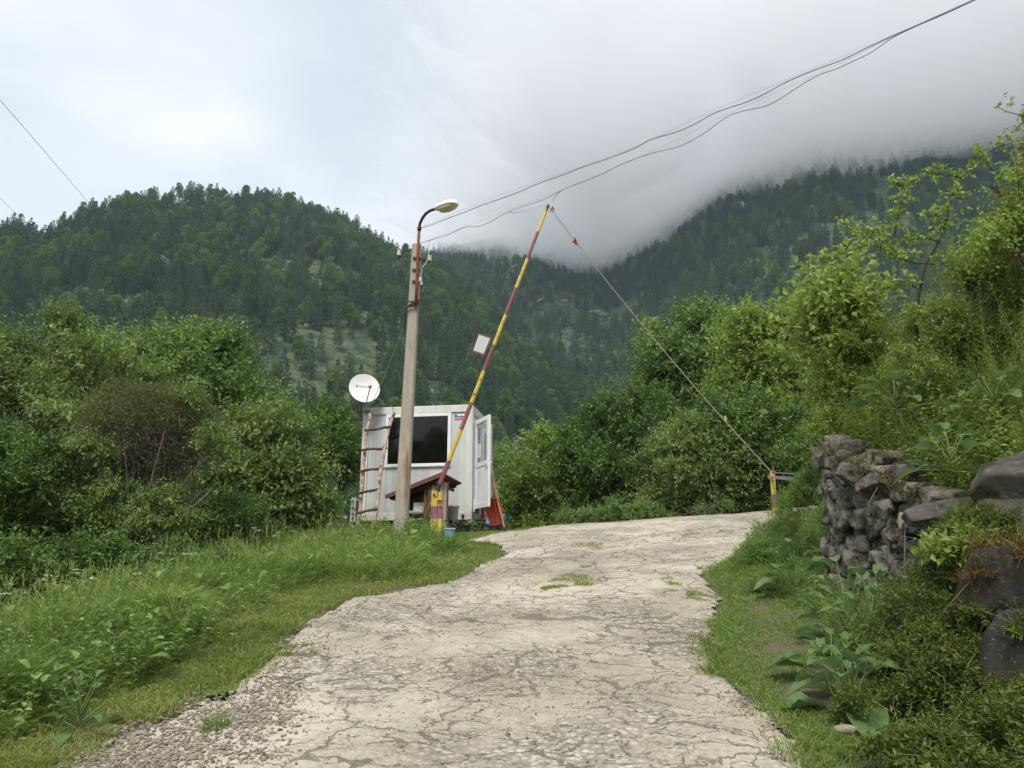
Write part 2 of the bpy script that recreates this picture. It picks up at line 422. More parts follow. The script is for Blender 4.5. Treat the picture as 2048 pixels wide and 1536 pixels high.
M = {}
M['road'] = road_material()
M['soil'] = mat('soil', (0.13, 0.105, 0.065), (0.07, 0.085, 0.035), 2.5, 0.95, 0.5, c3=(0.05, 0.04, 0.03), bscale=14, bdist=0.04)
M['hill'] = mat('hill_turf', (0.105, 0.125, 0.055), (0.028, 0.05, 0.022), 0.16, 0.95, 0.9, lo=0.42, hi=0.62, bscale=0.5, bdist=2.5, detail=12, c3=(0.02, 0.035, 0.015))
M['rock'] = mat('pale_rock', (0.34, 0.325, 0.29), (0.12, 0.118, 0.105), 0.3, 0.9, 0.5, bscale=1.2, bdist=0.4)
def stone_material(name, ca, cb, moss=(0.06, 0.055, 0.02), ms=0.56, scale=5.0):
    m = bpy.data.materials.new(name); nt, N, L = nodes(m)
    out = N('ShaderNodeOutputMaterial'); p = N('ShaderNodeBsdfPrincipled'); L(p.outputs[0], out.inputs[0])
    tc = N('ShaderNodeTexCoord'); g = tc.outputs['Object']
    def noise(s, d=6, r=0.65):
        n = N('ShaderNodeTexNoise'); n.inputs['Scale'].default_value = s; n.inputs['Detail'].default_value = d; n.inputs['Roughness'].default_value = r; L(g, n.inputs['Vector']); return n.outputs[0]
    def ramp(f, st):
        c = N('ShaderNodeValToRGB'); e = c.color_ramp.elements
        while len(e) < len(st): e.new(0.5)
        for q, (pos, cc) in zip(e, st): q.position = pos; q.color = (*cc, 1)
        L(f, c.inputs[0]); return c.outputs[0]
    a = N('ShaderNodeAttribute'); a.attribute_name = 'tint'
    c1 = ramp(noise(scale * 1.6, 9, .72), [(0.3, cb), (0.5, tuple((x + y) / 2 for x, y in zip(ca, cb))), (0.68, ca)])
    mt = N('ShaderNodeMixRGB'); mt.blend_type = 'MULTIPLY'; mt.inputs[0].default_value = 1
    L(c1, mt.inputs[1]); L(ramp(a.outputs['Fac'], [(0.0, (0.55, 0.55, 0.58)), (0.5, (1, 0.97, 0.93)), (1.0, (1.45, 1.4, 1.3))]), mt.inputs[2])
    li = N('ShaderNodeMixRGB'); L(ramp(noise(scale * 5, 8, 0.75), [(0.58, (0, 0, 0)), (0.68, (1, 1, 1))]), li.inputs[0])
    L(mt.outputs[0], li.inputs[1]); li.inputs[2].default_value = (0.36, 0.37, 0.33, 1)
    mo = N('ShaderNodeMixRGB'); L(ramp(noise(scale * 0.6, 7, 0.7), [(ms, (0, 0, 0)), (ms + 0.08, (1, 1, 1))]), mo.inputs[0])
    L(li.outputs[0], mo.inputs[1]); mo.inputs[2].default_value = (*moss, 1)
    L(mo.outputs[0], p.inputs['Base Color']); p.inputs['Roughness'].default_value = 0.9; p.inputs['Specular IOR Level'].default_value = 0.3
    b = N('ShaderNodeBump'); b.inputs['Strength'].default_value = 1.0; b.inputs['Distance'].default_value = 0.05
    L(noise(scale * 3.2, 10, 0.78), b.inputs['Height']); L(b.outputs[0], p.inputs['Normal'])
    return m
M['stone'] = stone_material('wall_stone', (0.36, 0.34, 0.30), (0.085, 0.08, 0.07), moss=(0.05, 0.048, 0.018), ms=.52, scale=7)
M['boulder'] = stone_material('boulder_stone', (0.20, 0.185, 0.16), (0.07, 0.064, 0.056), moss=(0.06, 0.055, 0.02), ms=0.50, scale=6)
M['darkrock'] = stone_material('dark_rock', (0.11, 0.104, 0.095), (0.03, 0.03, 0.029), moss=(0.09, 0.07, 0.03), ms=0.52, scale=7)
M['pebble'] = stone_material('pebble_stone', (0.66, 0.60, 0.49), (0.40, 0.36, 0.285), ms=0.9, scale=9)
M['grass'] = leafmat('grass', (0.1176, 0.196, 0.0381), (0.2296, 0.3248, 0.0739), (0.3808, 0.4032, 0.1568))
M['turf'] = leafmat('turf', (0.132, 0.187, 0.0374), (0.231, 0.2915, 0.0682), (0.374, 0.363, 0.165))
M['weed'] = leafmat('weed_leaf', (0.1045, 0.187, 0.044), (0.2145, 0.319, 0.0825), (0.33, 0.407, 0.143))
M['bankweed'] = leafmat('bank_weed_leaf', (0.1323, 0.2012, 0.0403), (0.253, 0.3392, 0.0805), (0.4025, 0.4485, 0.1495), transl=0.35)
M['burdock'] = leafmat('burdock_leaf', (0.085, 0.16, 0.05), (0.14, 0.225, 0.075), (0.2, 0.28, 0.09), rough=0.6)
M['leafA'] = leafmat('tree_leaf_olive', (0.1063, 0.1688, 0.0475), (0.2125, 0.3, 0.0813), (0.3625, 0.425, 0.15))
M['leafB'] = leafmat('tree_leaf_green', (0.0872, 0.1628, 0.0442), (0.1919, 0.2964, 0.0756), (0.3023, 0.3952, 0.1279))
M['leafC'] = leafmat('tree_leaf_dark', (0.0553, 0.1105, 0.0221), (0.1271, 0.2099, 0.0442), (0.2099, 0.2873, 0.0774))
M['leafD'] = leafmat('tree_leaf_fresh', (0.1437, 0.2242, 0.0437), (0.2702, 0.3737, 0.0805), (0.414, 0.483, 0.1495), transl=0.35)
M['thicket'] = leafmat('thicket_leaf', (0.07, 0.09, 0.03), (0.135, 0.16, 0.05), (0.20, 0.21, 0.075))
M['needle'] = leafmat('pine_needles', (0.0312, 0.0672, 0.0312), (0.0744, 0.1296, 0.06), (0.138, 0.198, 0.09), transl=0.1, rand=0.7, rough=0.7, spec=0.15)
M['farleaf'] = leafmat('far_leaves', (0.0747, 0.138, 0.0345), (0.1495, 0.23, 0.0633), (0.207, 0.2875, 0.092), transl=0.2, rand=0.7, rough=0.7, spec=0.15)
M['flower'] = mat('white_flower', (0.75, 0.76, 0.68), (0.6, 0.62, 0.5), 30, 0.8, 0)
M['yflower'] = mat('yellow_flower', (0.75, 0.55, 0.05), (0.6, 0.4, 0.04), 30, 0.8, 0)
M['bark'] = mat('bark', (0.16, 0.13, 0.10), (0.07, 0.058, 0.045), 6, 0.95, 0.6, bscale=18)
M['farbark'] = mat('far_bark', (0.24, 0.21, 0.18), (0.12, 0.10, 0.09), 2, 0.95, 0)
M['twig'] = mat('grey_twig', (0.20, 0.17, 0.14), (0.11, 0.09, 0.07), 6, 0.95, 0.2)
M['blacktwig'] = mat('dark_twig', (0.05, 0.04, 0.035), (0.03, 0.025, 0.02), 6, 0.9, 0.2)
M['concrete'] = None

# ================================================================== ROAD OUTLINE (on the ground)
_left = [(-500,1760),(-60,1640),(110,1545),(250,1470),(430,1400),(490,1355),(560,1300),(620,1240),(700,1197),(800,1182),(890,1168),(940,1145),(1015,1108),(1000,1092),(940,1080),(985,1068)]
_right = [(1592,1030),(1545,1052),(1500,1100),(1400,1150),(1440,1190),(1432,1240),(1420,1290),(1440,1350),(1505,1400),(1560,1460),(1640,1540),(1760,1700)]
ROAD = [ground(*p) for p in _left]
ROAD += [(0.15, 17.2), (1.2, 19.5), (4.0, 22.5), (9.0, 24.5), (16, 25), (16, 19.2), (9.5, 17.6), (6.4, 15.9)]
ROAD += [ground(*p) for p in _right]
ROAD += [(2.6, 1.0), (2.6, -6), (-6.5, -6)]
ROADP = np.array(ROAD)
def road_sd(x, y):
    """signed distance to the road edge, negative on the road"""
    x = np.asarray(x, float).ravel(); y = np.asarray(y, float).ravel()
    d = np.full(len(x), 1e9); ins = np.zeros(len(x), bool)
    n = len(ROADP)
    for i in range(n):
        a = ROADP[i]; b = ROADP[(i + 1) % n]; e = b - a
        t = np.clip(((x - a[0]) * e[0] + (y - a[1]) * e[1]) / (e @ e), 0, 1)
        d = np.minimum(d, np.hypot(x - a[0] - t * e[0], y - a[1] - t * e[1]))
        c = (a[1] > y) != (b[1] > y)
        with np.errstate(divide='ignore', invalid='ignore'):
            xi = e[0] * (y - a[1]) / (e[1] if e[1] != 0 else 1e-9) + a[0]
        ins ^= c & (x < xi)
    d = d + (fbm(x * 3, y * 3, 3, 9) - 0.5) * 0.22 * np.clip(8 / np.maximum(y, 1), .5, 1.4)
    return np.where(ins, -d, d)

def dense_axis(lo, a, b, hi, step, grow=1.13):
    v = list(np.arange(a, b + 1e-6, step)); s = step; q = b
    while q < hi: s *= grow; q += s; v.append(min(q, hi))
    s = step; q = a; pre = []
    while q > lo: s *= grow; q -= s; pre.append(max(q, lo))
    return np.array(pre[::-1] + v)
xs = dense_axis(-3500, -7, 9, 3500, 0.10); ys = dense_axis(-2500, 1.5, 21, 3500, 0.10)
X, Y = np.meshgrid(xs, ys)
Z = H(X, Y)
near = (X > -8) & (X < 17) & (Y > -7) & (Y < 26)
sdv = np.full(X.shape, 5.0); sdv[near] = road_sd(X[near], Y[near])
Z = Z - 0.05 * sst(0.10, -0.10, sdv) + 0.02 * sst(0.0, 0.5, sdv) * near + near * sst(0.1, .6, sdv) * (fbm(X * 5, Y * 5, 3, 21) - 0.5) * 0.07
V, Q = grid_mesh(xs, ys, Z)
tag(link('ground', np_mesh('ground', V, Q, M['soil'], smooth=True)), kind='structure')

# road sheet
xs = np.arange(-6.6, 16.1, 0.055); ys = np.arange(-6, 25.1, 0.055)
X, Y = np.meshgrid(xs, ys); sd_ = road_sd(X, Y).reshape(X.shape)
Z = H(X, Y) + 0.012 * np.clip(-sd_ / 0.15, -1, 1) + (fbm(X * 2.2, Y * 2.2, 4, 31) - 0.5) * 0.022
V, Q = grid_mesh(xs, ys, Z)
keep = (sd_.ravel()[Q] < 0.03).all(1); Q = Q[keep]
u, inv = np.unique(Q, return_inverse=True)
tag(link('road', np_mesh('road', V[u], inv.reshape(Q.shape), M['road'], smooth=True)), kind='structure')

# ================================================================== HILLS
def skyline(lst):
    az = []; te = []; rr = []
    for px, py, r in lst:
        x, y, z = ray(px, py); az.append(math.atan2(x, y)); te.append(z / math.hypot(x, y)); rr.append(r)
    return np.array(az), np.array(te), np.array(rr)
A_az, A_te, A_r = skyline([(-700,560,380),(-300,520,420),(0,478,430),(90,490,450),(190,440,470),(330,408,500),(450,402,520),(560,415,520),(700,465,500),(800,520,480),(880,552,460),(950,610,430),(1020,690,390),(1100,770,350),(1180,850,310),(1300,930,280),(1500,990,260),(2600,1000,250)])
Z0 = -20.0
def hillA(az, r):
    te = np.interp(az, A_az, A_te); rr = np.interp(az, A_az, A_r); r0 = 105.0
    zr = EYE + rr * te
    t = (r - r0) / (rr - r0)
    z = Z0 + (zr - Z0) * np.clip(t, 0, 1) ** 1.08
    x = r * np.sin(az); y = r * np.cos(az)
    bump = (fbm(x / 60, y / 60, 4, 41) - 0.5) * 34 * np.clip(t, 0, 1) * np.clip(1.15 - t, 0.12, 1)
    z = z + bump + (fbm(x / 9, y / 9, 3, 43) - 0.5) * 3.0 * sst(0, .15, t)
    return np.where(t > 1, zr + bump - (r - rr) * 0.55, z)
B_az, B_te, B_rb = skyline([(560,640,820),(700,560,810),(800,520,800),(860,508,800),(930,478,790),(1000,430,780),(1100,380,775),(1200,300,790),(1300,240,740),(1440,160,668),(1600,80,635),(1900,0,655),(2300,-50,690),(3000,-50,720)])
def hillB(az, r):
    te = np.interp(az, B_az, B_te); rb = np.interp(az, B_az, B_rb); r0 = rb * 0.30
    s = (330 - Z0) / (rb - r0)
    rr = np.where(s - te > 0.02, (r0 * s - Z0 + EYE) / np.maximum(s - te, 0.02), 950); rr = np.clip(rr, rb, 950)
    zr = Z0 + (rr - r0) * s
    t = (r - r0) / (rr - r0)
    x = r * np.sin(az); y = r * np.cos(az)
    bump = (fbm(x / 90, y / 90, 4, 51) - 0.5) * 50 * np.clip(t, 0, 1) * np.clip(1.1 - t, 0.1, 1)
    z = Z0 + (r - r0) * s + bump + (fbm(x / 10, y / 10, 3, 53) - 0.5) * 4.0 * sst(0, .15, t)
    return np.where(t > 1, zr - (r - rr) * 0.5, z)
def hill_mesh(name, fn, a0, a1, na, r0, r1, nr, m):
    az = np.linspace(a0, a1, na); r = np.linspace(r0, r1, nr) ; AZ, RR = np.meshgrid(az, r)
    Zh = fn(AZ, RR); Zh[0] -= 6
    V = np.stack([(RR * np.sin(AZ)).ravel(), (RR * np.cos(AZ)).ravel(), Zh.ravel()], 1)
    i = (np.arange(nr - 1)[:, None] * na + np.arange(na - 1)[None, :]).ravel()
    Q = np.stack([i, i + 1, i + na + 1, i + na], 1)
    tag(link(name, np_mesh(name, V, Q, m, smooth=True)), kind='structure')
hill_mesh('hill', hillA, R(-48), R(46), 420, 105, 620, 170, M['hill'])
hill_mesh('mountain', hillB, R(-22), R(50), 420, 150, 1100, 240, M['hill'])

# ------------------------------------------------------------------ tree kinds of the far slopes
def pine_meshes(k, Ht, Rm, shape, nlev, seed):
    r = np.random.default_rng(seed)
    lv = Leaves(); st = Leaves()
    h0 = 0.10 if shape < 1 else 0.28
    P0 = []; 
    for i in range(nlev):
        t = i / (nlev - 1); h = Ht * (h0 + (0.97 - h0) * t)
        Rr = Rm * ((1 - t) ** (0.75 if shape < 1 else 0.5)) * (0.35 + 0.65 * min(1, t / 0.12 + .3)) * r.uniform(.8, 1.15)
        nb = int(r.integers(6, 9)) if t < 0.8 else 4
        a0 = r.uniform(0, 6.28)
        for b in range(nb):
            a = a0 + b * 6.283 / nb + r.uniform(-.3, .3); L_ = max(Rr * r.uniform(.65, 1.2), .18)
            d = np.array([math.cos(a), math.sin(a), r.uniform(-.05, .28)])
            tip = np.array([0, 0, h]) + d * L_
            st.stem(np.array([[0, 0, h]]), tip[None], [0.035], [0.01], np.array([.5]))
            nc = max(1, int(L_ / 0.55))
            for c in range(nc):
                f = 1 - c * 0.55 / max(L_, .5) * r.uniform(.7, 1.1)
                if f < 0.15: break
                P0.append(np.array([0, 0, h]) + d * L_ * f + r.normal(size=3) * .12)
    for _ in range(4): P0.append(np.array([0, 0, Ht * .965]) + r.normal(size=3) * .07)
    P0 = np.array(P0); n = len(P0); m = 7
    P = np.repeat(P0, m, 0); out = P * np.array([1, 1, 0]); out = unit(out + 1e-3)
    D = unit(randdir(n * m, r) * 0.85 + out * 0.5 + np.array([0, 0, 0.55]))
    tint = np.clip(np.repeat(r.uniform(.15, .75, n), m) + r.uniform(-.15, .25, n * m), 0, 1)
    lv.diamond(P - D * .1, D, randdir(n * m, r), r.uniform(.45, .8, n * m), r.uniform(.12, .2, n * m), tint, fold=.1, fat=.5)
    cr = lv.mesh('pine_crown', M['needle'])
    st.stem(np.array([[0, 0, -1.0]]), np.array([[0, 0, Ht * .5]]), [.17], [.10], np.array([.5]))
    st.stem(np.array([[0, 0, Ht * .5]]), np.array([[0, 0, Ht * .97]]), [.10], [.02], np.array([.5]))
    return cr, st.mesh('pine_trunk', M['farbark'])
def broad_meshes(Ht, Rm, seed, low=0.25, leaf=0.42):
    r = np.random.default_rng(seed); lv = Leaves(); st = Leaves()
    lobes = []
    for i in range(9):
        a = r.uniform(0, 6.28); t = r.uniform(0, 1); rr = Rm * r.uniform(.1, .6) * (1 - .5 * t)
        lobes.append((np.array([rr * math.cos(a), rr * math.sin(a), Ht * (low + .12 + (.82 - low) * t)]), Rm * r.uniform(.38, .6) * (1 - .35 * t)))
    P = []; Dn = []
    for c, q in lobes:
        d = randdir(95, r); P.append(c + d * q * r.uniform(.6, 1.12, (95, 1)) * np.array([1, 1, .85])); Dn.append(d)
        st.stem(np.array([[0, 0, Ht * low * .9]]), c[None], [.08], [.02], np.array([.5]))
    P = np.concatenate(P); Dn = np.concatenate(Dn); n = len(P); m = 4
    P2 = np.repeat(P, m, 0) + r.normal(size=(n * m, 3)) * .16; D = unit(np.repeat(Dn, m, 0) + randdir(n * m, r) * .9)
    tint = np.clip(np.repeat(r.uniform(.1, .8, n), m) + r.uniform(-.15, .2, n * m), 0, 1)
    lv.diamond(P2, D, unit(randdir(n * m, r) + np.array([0, 0, .7])), r.uniform(.6, 1.2, n * m) * leaf, r.uniform(.4, .7, n * m) * leaf, tint)
    st.stem(np.array([[0, 0, -1.0]]), np.array([[0, 0, Ht * .6]]), [.16], [.08], np.array([.5]))
    return lv.mesh('far_crown', M['farleaf']), st.mesh('far_trunk', M['farbark'])
PINES = [pine_meshes(0, 12, 3.0, 0, 19, 1), pine_meshes(1, 12, 2.5, 0, 20, 2), pine_meshes(2, 12, 3.3, 0, 17, 3), pine_meshes(3, 12, 2.7, 1, 14, 4), pine_meshes(4, 12, 2.3, 0, 18, 5)]
BROADS = [broad_meshes(11, 3.3, 21), broad_meshes(11, 2.7, 22, low=.3), broad_meshes(11, 3.6, 23, low=.15)]

def scatter_slope(fn, a0, a1, r0, r1, sp, seed, clear, amt):
    r = np.random.default_rng(seed); L_ = r1 * 1.0
    gx, gy = np.meshgrid(np.arange(-r1, r1, sp), np.arange(40, r1, sp))
    x = gx.ravel() + r.uniform(-.5, .5, gx.size) * sp; y = gy.ravel() + r.uniform(-.5, .5, gx.size) * sp
    az = np.arctan2(x, y); rr = np.hypot(x, y); k = (az > a0) & (az < a1) & (rr > r0) & (rr < r1)
    x, y, az, rr = x[k], y[k], az[k], rr[k]; z = fn(az, rr)
    px, py = project(x, y, z)
    dens = amt * sst(0.28, 0.5, fbm(x / 38, y / 38, 3, seed)) + 0.15
    for (cx, cy_, wx, wy, q) in clear:
        dens = dens * (1 - q * np.exp(-((px - cx) / wx) ** 2 - ((py - cy_) / wy) ** 2))
    k = (r.uniform(size=len(x)) < dens) & (px > -160) & (px < 2210) & (py > 60) & (py < 1130)
    return x[k], y[k], z[k], px[k], py[k], rr[k]
clA = [(430,620,170,22,.7),(230,605,90,14,.55),(620,545,70,18,.7),(330,545,40,16,.85),(560,600,70,14,.5)]
clB = [(1010,545,80,35,.75),(1120,620,120,38,.85),(1170,700,90,45,.8),(1060,690,60,25,.6),(1560,560,70,25,.7),(1260,640,60,30,.6)]
F_ = []
rA = scatter_slope(hillA, R(-44), R(44), 112, 540, 4.0, 61, clA, 1.0)
rB = scatter_slope(hillB, R(-14), R(46), 170, 900, 5.6, 62, clB, 1.0)
fx = np.concatenate([rA[0], rB[0]]); fy = np.concatenate([rA[1], rB[1]]); fz = np.concatenate([rA[2], rB[2]]); fr = np.concatenate([rA[5], rB[5]])
fpx = np.concatenate([rA[3], rB[3]]); fpy = np.concatenate([rA[4], rB[4]]); isB = np.concatenate([np.zeros(len(rA[0]), bool), np.ones(len(rB[0]), bool)])
# the mountain's foot is behind the hill: leave out what stands behind the hill's crest
azf = np.arctan2(fx, fy); crest = EYE + fr * np.interp(azf, A_az, A_te)
hid = isB & (fz + 12 < crest); kk = ~hid
# behind the crest of the cabin ground or the thick near trees: nothing of it shows
front = np.interp(fpx, [-200, 0, 350, 500, 620, 700, 950, 1000, 1180, 1300, 1400, 1640, 2048], [650, 660, 670, 760, 930, 1010, 1030, 1000, 900, 770, 640, 700, 640])
s_ = 0.42 + 0.72 * rng.uniform(size=len(fx)) ** .8; s_ = s_ * 1.2 * np.where(isB, 1.02, 1.0) * np.where(fr > 380, 1.05, 1.0)
topy = project(fx, fy, fz + 12 * s_)[1]
kk &= topy < front + 25
broad = rng.uniform(size=len(fx)) < np.where(isB, .16, .20) + .4 * sst(.60, .72, fbm(fx / 30, fy / 30, 2, 77))
rot_ = rng.uniform(0, 6.283, len(fx)); var_p = rng.choice([0, 1, 2, 3, 4], p=[.26, .24, .18, .12, .20], size=len(fx)); var_b = rng.integers(0, 3, len(fx))
size_ = s_ / fr * 1e3
def far_things(mask, N_, kinds, var, nm, cat, labels, grp, tscale):
    idx = np.where(mask)[0]; order = idx[np.argsort(-size_[idx])]; pick = order[:N_]; rest = order[N_:]
    for i in pick:
        px, py = fpx[i], fpy[i]
        o = thing(nm, labels(px, py, isB[i]), cat, (fx[i], fy[i], fz[i] - .2), rot_[i], grp)
        s = s_[i] * tscale; o.scale = (s * rng.uniform(.9, 1.15), s * rng.uniform(.9, 1.15), s)
        link('crown', kinds[var[i]][0], o); link('trunk', kinds[var[i]][1], o)
    return rest
def lab_p(px, py, b):
    return 'dark green pine standing among the many pines on the wooded slope'
def lab_b(px, py, b):
    return 'round light green leafy tree scattered among the dark pines of the slope'
mp_ = kk & ~broad; mb_ = kk & broad
rest_p = far_things(mp_, 290, PINES, var_p, 'pine_tree', 'pine tree', lab_p, 'pines on the nearer part of the slope', 1.0)
rest_b = far_things(mb_, 110, BROADS, var_b, 'leafy_tree', 'tree', lab_b, 'leafy trees scattered among the pines', .95)

def forest(name, idx, kinds, var, label, cat):
    pts = np.stack([fx[idx], fy[idx], fz[idx] - .2], 1)
    me = bpy.data.meshes.new(name); me.vertices.add(len(pts)); me.vertices.foreach_set('co', pts.astype(np.float32).ravel())
    for nm, val, ty in (('tree_size', s_[idx], 'FLOAT'), ('tree_turn', rot_[idx], 'FLOAT'), ('tree_kind', var[idx], 'INT')):
        at_ = me.attributes.new(nm, ty, 'POINT'); at_.data.foreach_set('value', val.astype(np.float32 if ty == 'FLOAT' else np.int32))
    o = link(name, me)
    ng = bpy.data.node_groups.new(name, 'GeometryNodeTree')
    ng.interface.new_socket('Geometry', in_out='INPUT', socket_type='NodeSocketGeometry')
    ng.interface.new_socket('Geometry', in_out='OUTPUT', socket_type='NodeSocketGeometry')
    N = ng.nodes.new; L = ng.links.new
    gi = N('NodeGroupInput'); go = N('NodeGroupOutput'); jn = N('GeometryNodeJoinGeometry')
    def attr(nm, ty):
        a = N('GeometryNodeInputNamedAttribute'); a.data_type = ty; a.inputs['Name'].default_value = nm; return a.outputs['Attribute']
    cx = N('ShaderNodeCombineXYZ'); L(attr('tree_turn', 'FLOAT'), cx.inputs[2])
    kd = attr('tree_kind', 'INT'); sz = attr('tree_size', 'FLOAT')
    for k, (a, b) in enumerate(kinds):
        cmp_ = N('FunctionNodeCompare'); cmp_.data_type = 'INT'; cmp_.operation = 'EQUAL'
        ins = [s for s in cmp_.inputs if s.type == 'INT']; L(kd, ins[0]); ins[1].default_value = k
        for me_ in (a, b):
            po = bpy.data.objects.new(name + '_kind', me_)
            inf = N('GeometryNodeObjectInfo'); inf.inputs['Object'].default_value = po
            ip = N('GeometryNodeInstanceOnPoints')
            L(gi.outputs[0], ip.inputs['Points']); L(cmp_.outputs[0], ip.inputs['Selection'])
            L(inf.outputs['Geometry'], ip.inputs['Instance']); L(cx.outputs[0], ip.inputs['Rotation']); L(sz, ip.inputs['Scale'])
            L(ip.outputs[0], jn.inputs[0])
    L(jn.outputs[0], go.inputs[0])
    md = o.modifiers.new('forest', 'NODES'); md.node_group = ng
    return tag(o, label, cat, kind='stuff')
forest('pine_forest', rest_p, PINES, var_p, 'dense dark pine forest covering the far slopes up into the cloud', 'forest')
forest('leafy_forest', rest_b, BROADS, var_b, 'lighter green leafy growth mixed through the far pine forest', 'forest')
print('far trees', mp_.sum(), mb_.sum())

# ------------------------------------------------------------------ rocks
def ico(sub):
    import bmesh
    bm = bmesh.new(); bmesh.ops.create_icosphere(bm, subdivisions=sub, radius=1); bm.verts.ensure_lookup_table()
    V = np.array([v.co[:] for v in bm.verts]); T = np.array([[v.index for v in f.verts] for f in bm.faces]); bm.free(); return V, T
ICO = {k: ico(k) for k in (1, 2, 3, 4, 5)}
def n3(P, s, seed=0, o=4):
    return (fbm(P[:, 0] * s + P[:, 2] * s * .37 + 11, P[:, 1] * s + P[:, 2] * s * .81, o, seed) + fbm(P[:, 2] * s + 3, P[:, 0] * s * .7 + P[:, 1] * s * .6, o, seed + 5)) - 1
def rock_shape(size, seed, sub=4, planes=12, rough=.07, soft=34):
    r = np.random.default_rng(seed); D, T = ICO[sub]
    N_ = np.concatenate([randdir(planes, r), np.array([[1,0,0],[-1,0,0],[0,1,0],[0,-1,0],[0,0,1],[0,0,-1.0]])])
    dd = np.concatenate([r.uniform(.72, 1.05, planes), r.uniform(.8, 1, 6)])
    c = np.maximum(D @ N_.T, 1e-3) / dd; inv = (c ** soft).sum(1) ** (1 / soft)
    P = D / inv[:, None] * np.asarray(size)[None] / 1.0
    P = P + D * ((n3(P / np.mean(size), 2.2, seed, 5) * rough * 1.9 + n3(P / np.mean(size), 8, seed + 3, 4) * rough * .5) * np.mean(size))[:, None]
    return P, T
def rock_obj(name, label, cat, loc, size, rz, m, seed, sub=4, rough=.06, group=None, tilt=(0, 0), parent=None):
    P, T = rock_shape(size, seed, sub, rough=rough)
    o = link(name, np_mesh(name, P, T, m, np.full(len(P), .5), smooth=True), parent); o.location = loc; o.rotation_euler = (tilt[0], tilt[1], rz)
    if label: tag(o, label, cat, group)
    return o
rk = [(325,535,30,16),(300,548,22,10),(348,552,16,8),(285,600,16,8),(210,590,18,8),(420,650,14,8),(245,610,12,6),(500,690,12,6),(305,620,12,8),(600,575,14,6),(530,500,12,8),(420,612,10,5),(620,405,10,6),(215,425,26,12),(1060,595,12,6),(1085,603,12,6),(1190,627,14,6),(1205,632,10,5),(1130,605,10,5),(1015,560,12,6),(1480,420,20,12),(1465,405,14,12),(1075,640,10,5),(980,545,12,6),(510,905,14,8)]
_r = random.Random(12)
rk = rk[:-1] + [(_r.gauss(420, 190), _r.gauss(625, 35), _r.uniform(4, 9), _r.uniform(3, 5)) for _ in range(34)] + [(_r.gauss(1090, 90), _r.gauss(600, 50), _r.uniform(4, 8), _r.uniform(2, 4)) for _ in range(22)] + [None]
for i, (px, py, w, h) in enumerate(rk[:-1]):
    # march along the sight line to the slope
    x, y, z = ray(px, py); az = math.atan2(x, y); q = math.hypot(x, y)
    rs = np.linspace(110, 900, 1600); zz = EYE + z / q * rs
    hh = np.maximum(hillA(np.full(1600, az), rs), hillB(np.full(1600, az), rs)); k = int(np.argmax(zz < hh)); r_ = rs[k]
    sc = r_ / F * 1.15
    lb = 'pale grey rock showing between the pines on the slope'
    if i == 0: lb = 'large pale peaked rock standing out of the clearing on the left slope'
    o = rock_obj('slope_rock', lb, 'rock', (r_ * math.sin(az), r_ * math.cos(az), float(hh[k])), (w * sc, w * sc * .8, h * sc), rnd.uniform(0, 6), M['rock'], 300 + i, 3, .1,
                 None if i == 0 else 'pale rocks on the wooded slope')

# ------------------------------------------------------------------ cloud bank on the mountain
def cloud():
    na, nr = 280, 130
    az = np.linspace(R(-14), R(56), na); r = np.linspace(300, 1250, nr); AZ, RR = np.meshgrid(az, r)
    x = RR * np.sin(AZ); y = RR * np.cos(AZ)
    base = 302 - 4 * sst(R(14), R(24), AZ) + (fbm(x / 16, y / 16, 3, 87) - .5) * 16 + (fbm(x / 130, y / 130, 4, 81) - .5) * 44 + (fbm(x / 40, y / 40, 3, 83) - .5) * 22
    pxa = np.interp(AZ, B_az, [560,700,800,860,930,1000,1100,1200,1300,1440,1600,1900,2300,3000])
    base = base + 40 * sst(920, 780, pxa) + 6 * sst(1080, 960, pxa) - 20 * np.exp(-((pxa - 1200) / 110) ** 2) + 20 * np.exp(-((pxa - 1420) / 60) ** 2)
    top = base + 135 + (fbm(x / 110, y / 110, 3, 85) - .5) * 16
    e = sst(300, 560, RR) * sst(R(-14), R(7), AZ) ** 1.2 * sst(R(56), R(50), AZ)
    mid = base * .35 + top * .65
    zb = mid + (base - mid) * e; zt = mid + (top - mid) * e + .5
    V = np.concatenate([np.stack([x.ravel(), y.ravel(), zb.ravel()], 1), np.stack([x.ravel(), y.ravel(), zt.ravel()], 1)])
    i = (np.arange(nr - 1)[:, None] * na + np.arange(na - 1)[None, :]).ravel(); n = na * nr
    Q = [np.stack([i, i + na, i + na + 1, i + 1], 1), np.stack([i, i + 1, i + na + 1, i + na], 1) + n]
    a = np.arange(na - 1)
    Q.append(np.stack([a, a + 1, a + 1 + n, a + n], 1)); b = a + (nr - 1) * na; Q.append(np.stack([b, b + n, b + 1 + n, b + 1], 1))
    c = np.arange(nr - 1) * na; Q.append(np.stack([c, c + n, c + na + n, c + na], 1)); d = c + na - 1; Q.append(np.stack([d, d + na, d + na + n, d + n], 1))
    m = bpy.data.materials.new('cloud_vapour'); nt, N, L = nodes(m)
    out = N('ShaderNodeOutputMaterial'); p = N('ShaderNodeVolumePrincipled'); L(p.outputs[0], out.inputs['Volume'])
    p.inputs['Color'].default_value = (0.97, 0.975, 0.99, 1); p.inputs['Density'].default_value = CLOUD_DENS; p.inputs['Anisotropy'].default_value = 0.3
    o = link('cloud', np_mesh('cloud', V, np.concatenate(Q), m)); tag(o, 'grey cloud bank hanging low over the mountain and hiding its top', 'cloud', kind='stuff')
CLOUD_DENS = 0.018
cloud()

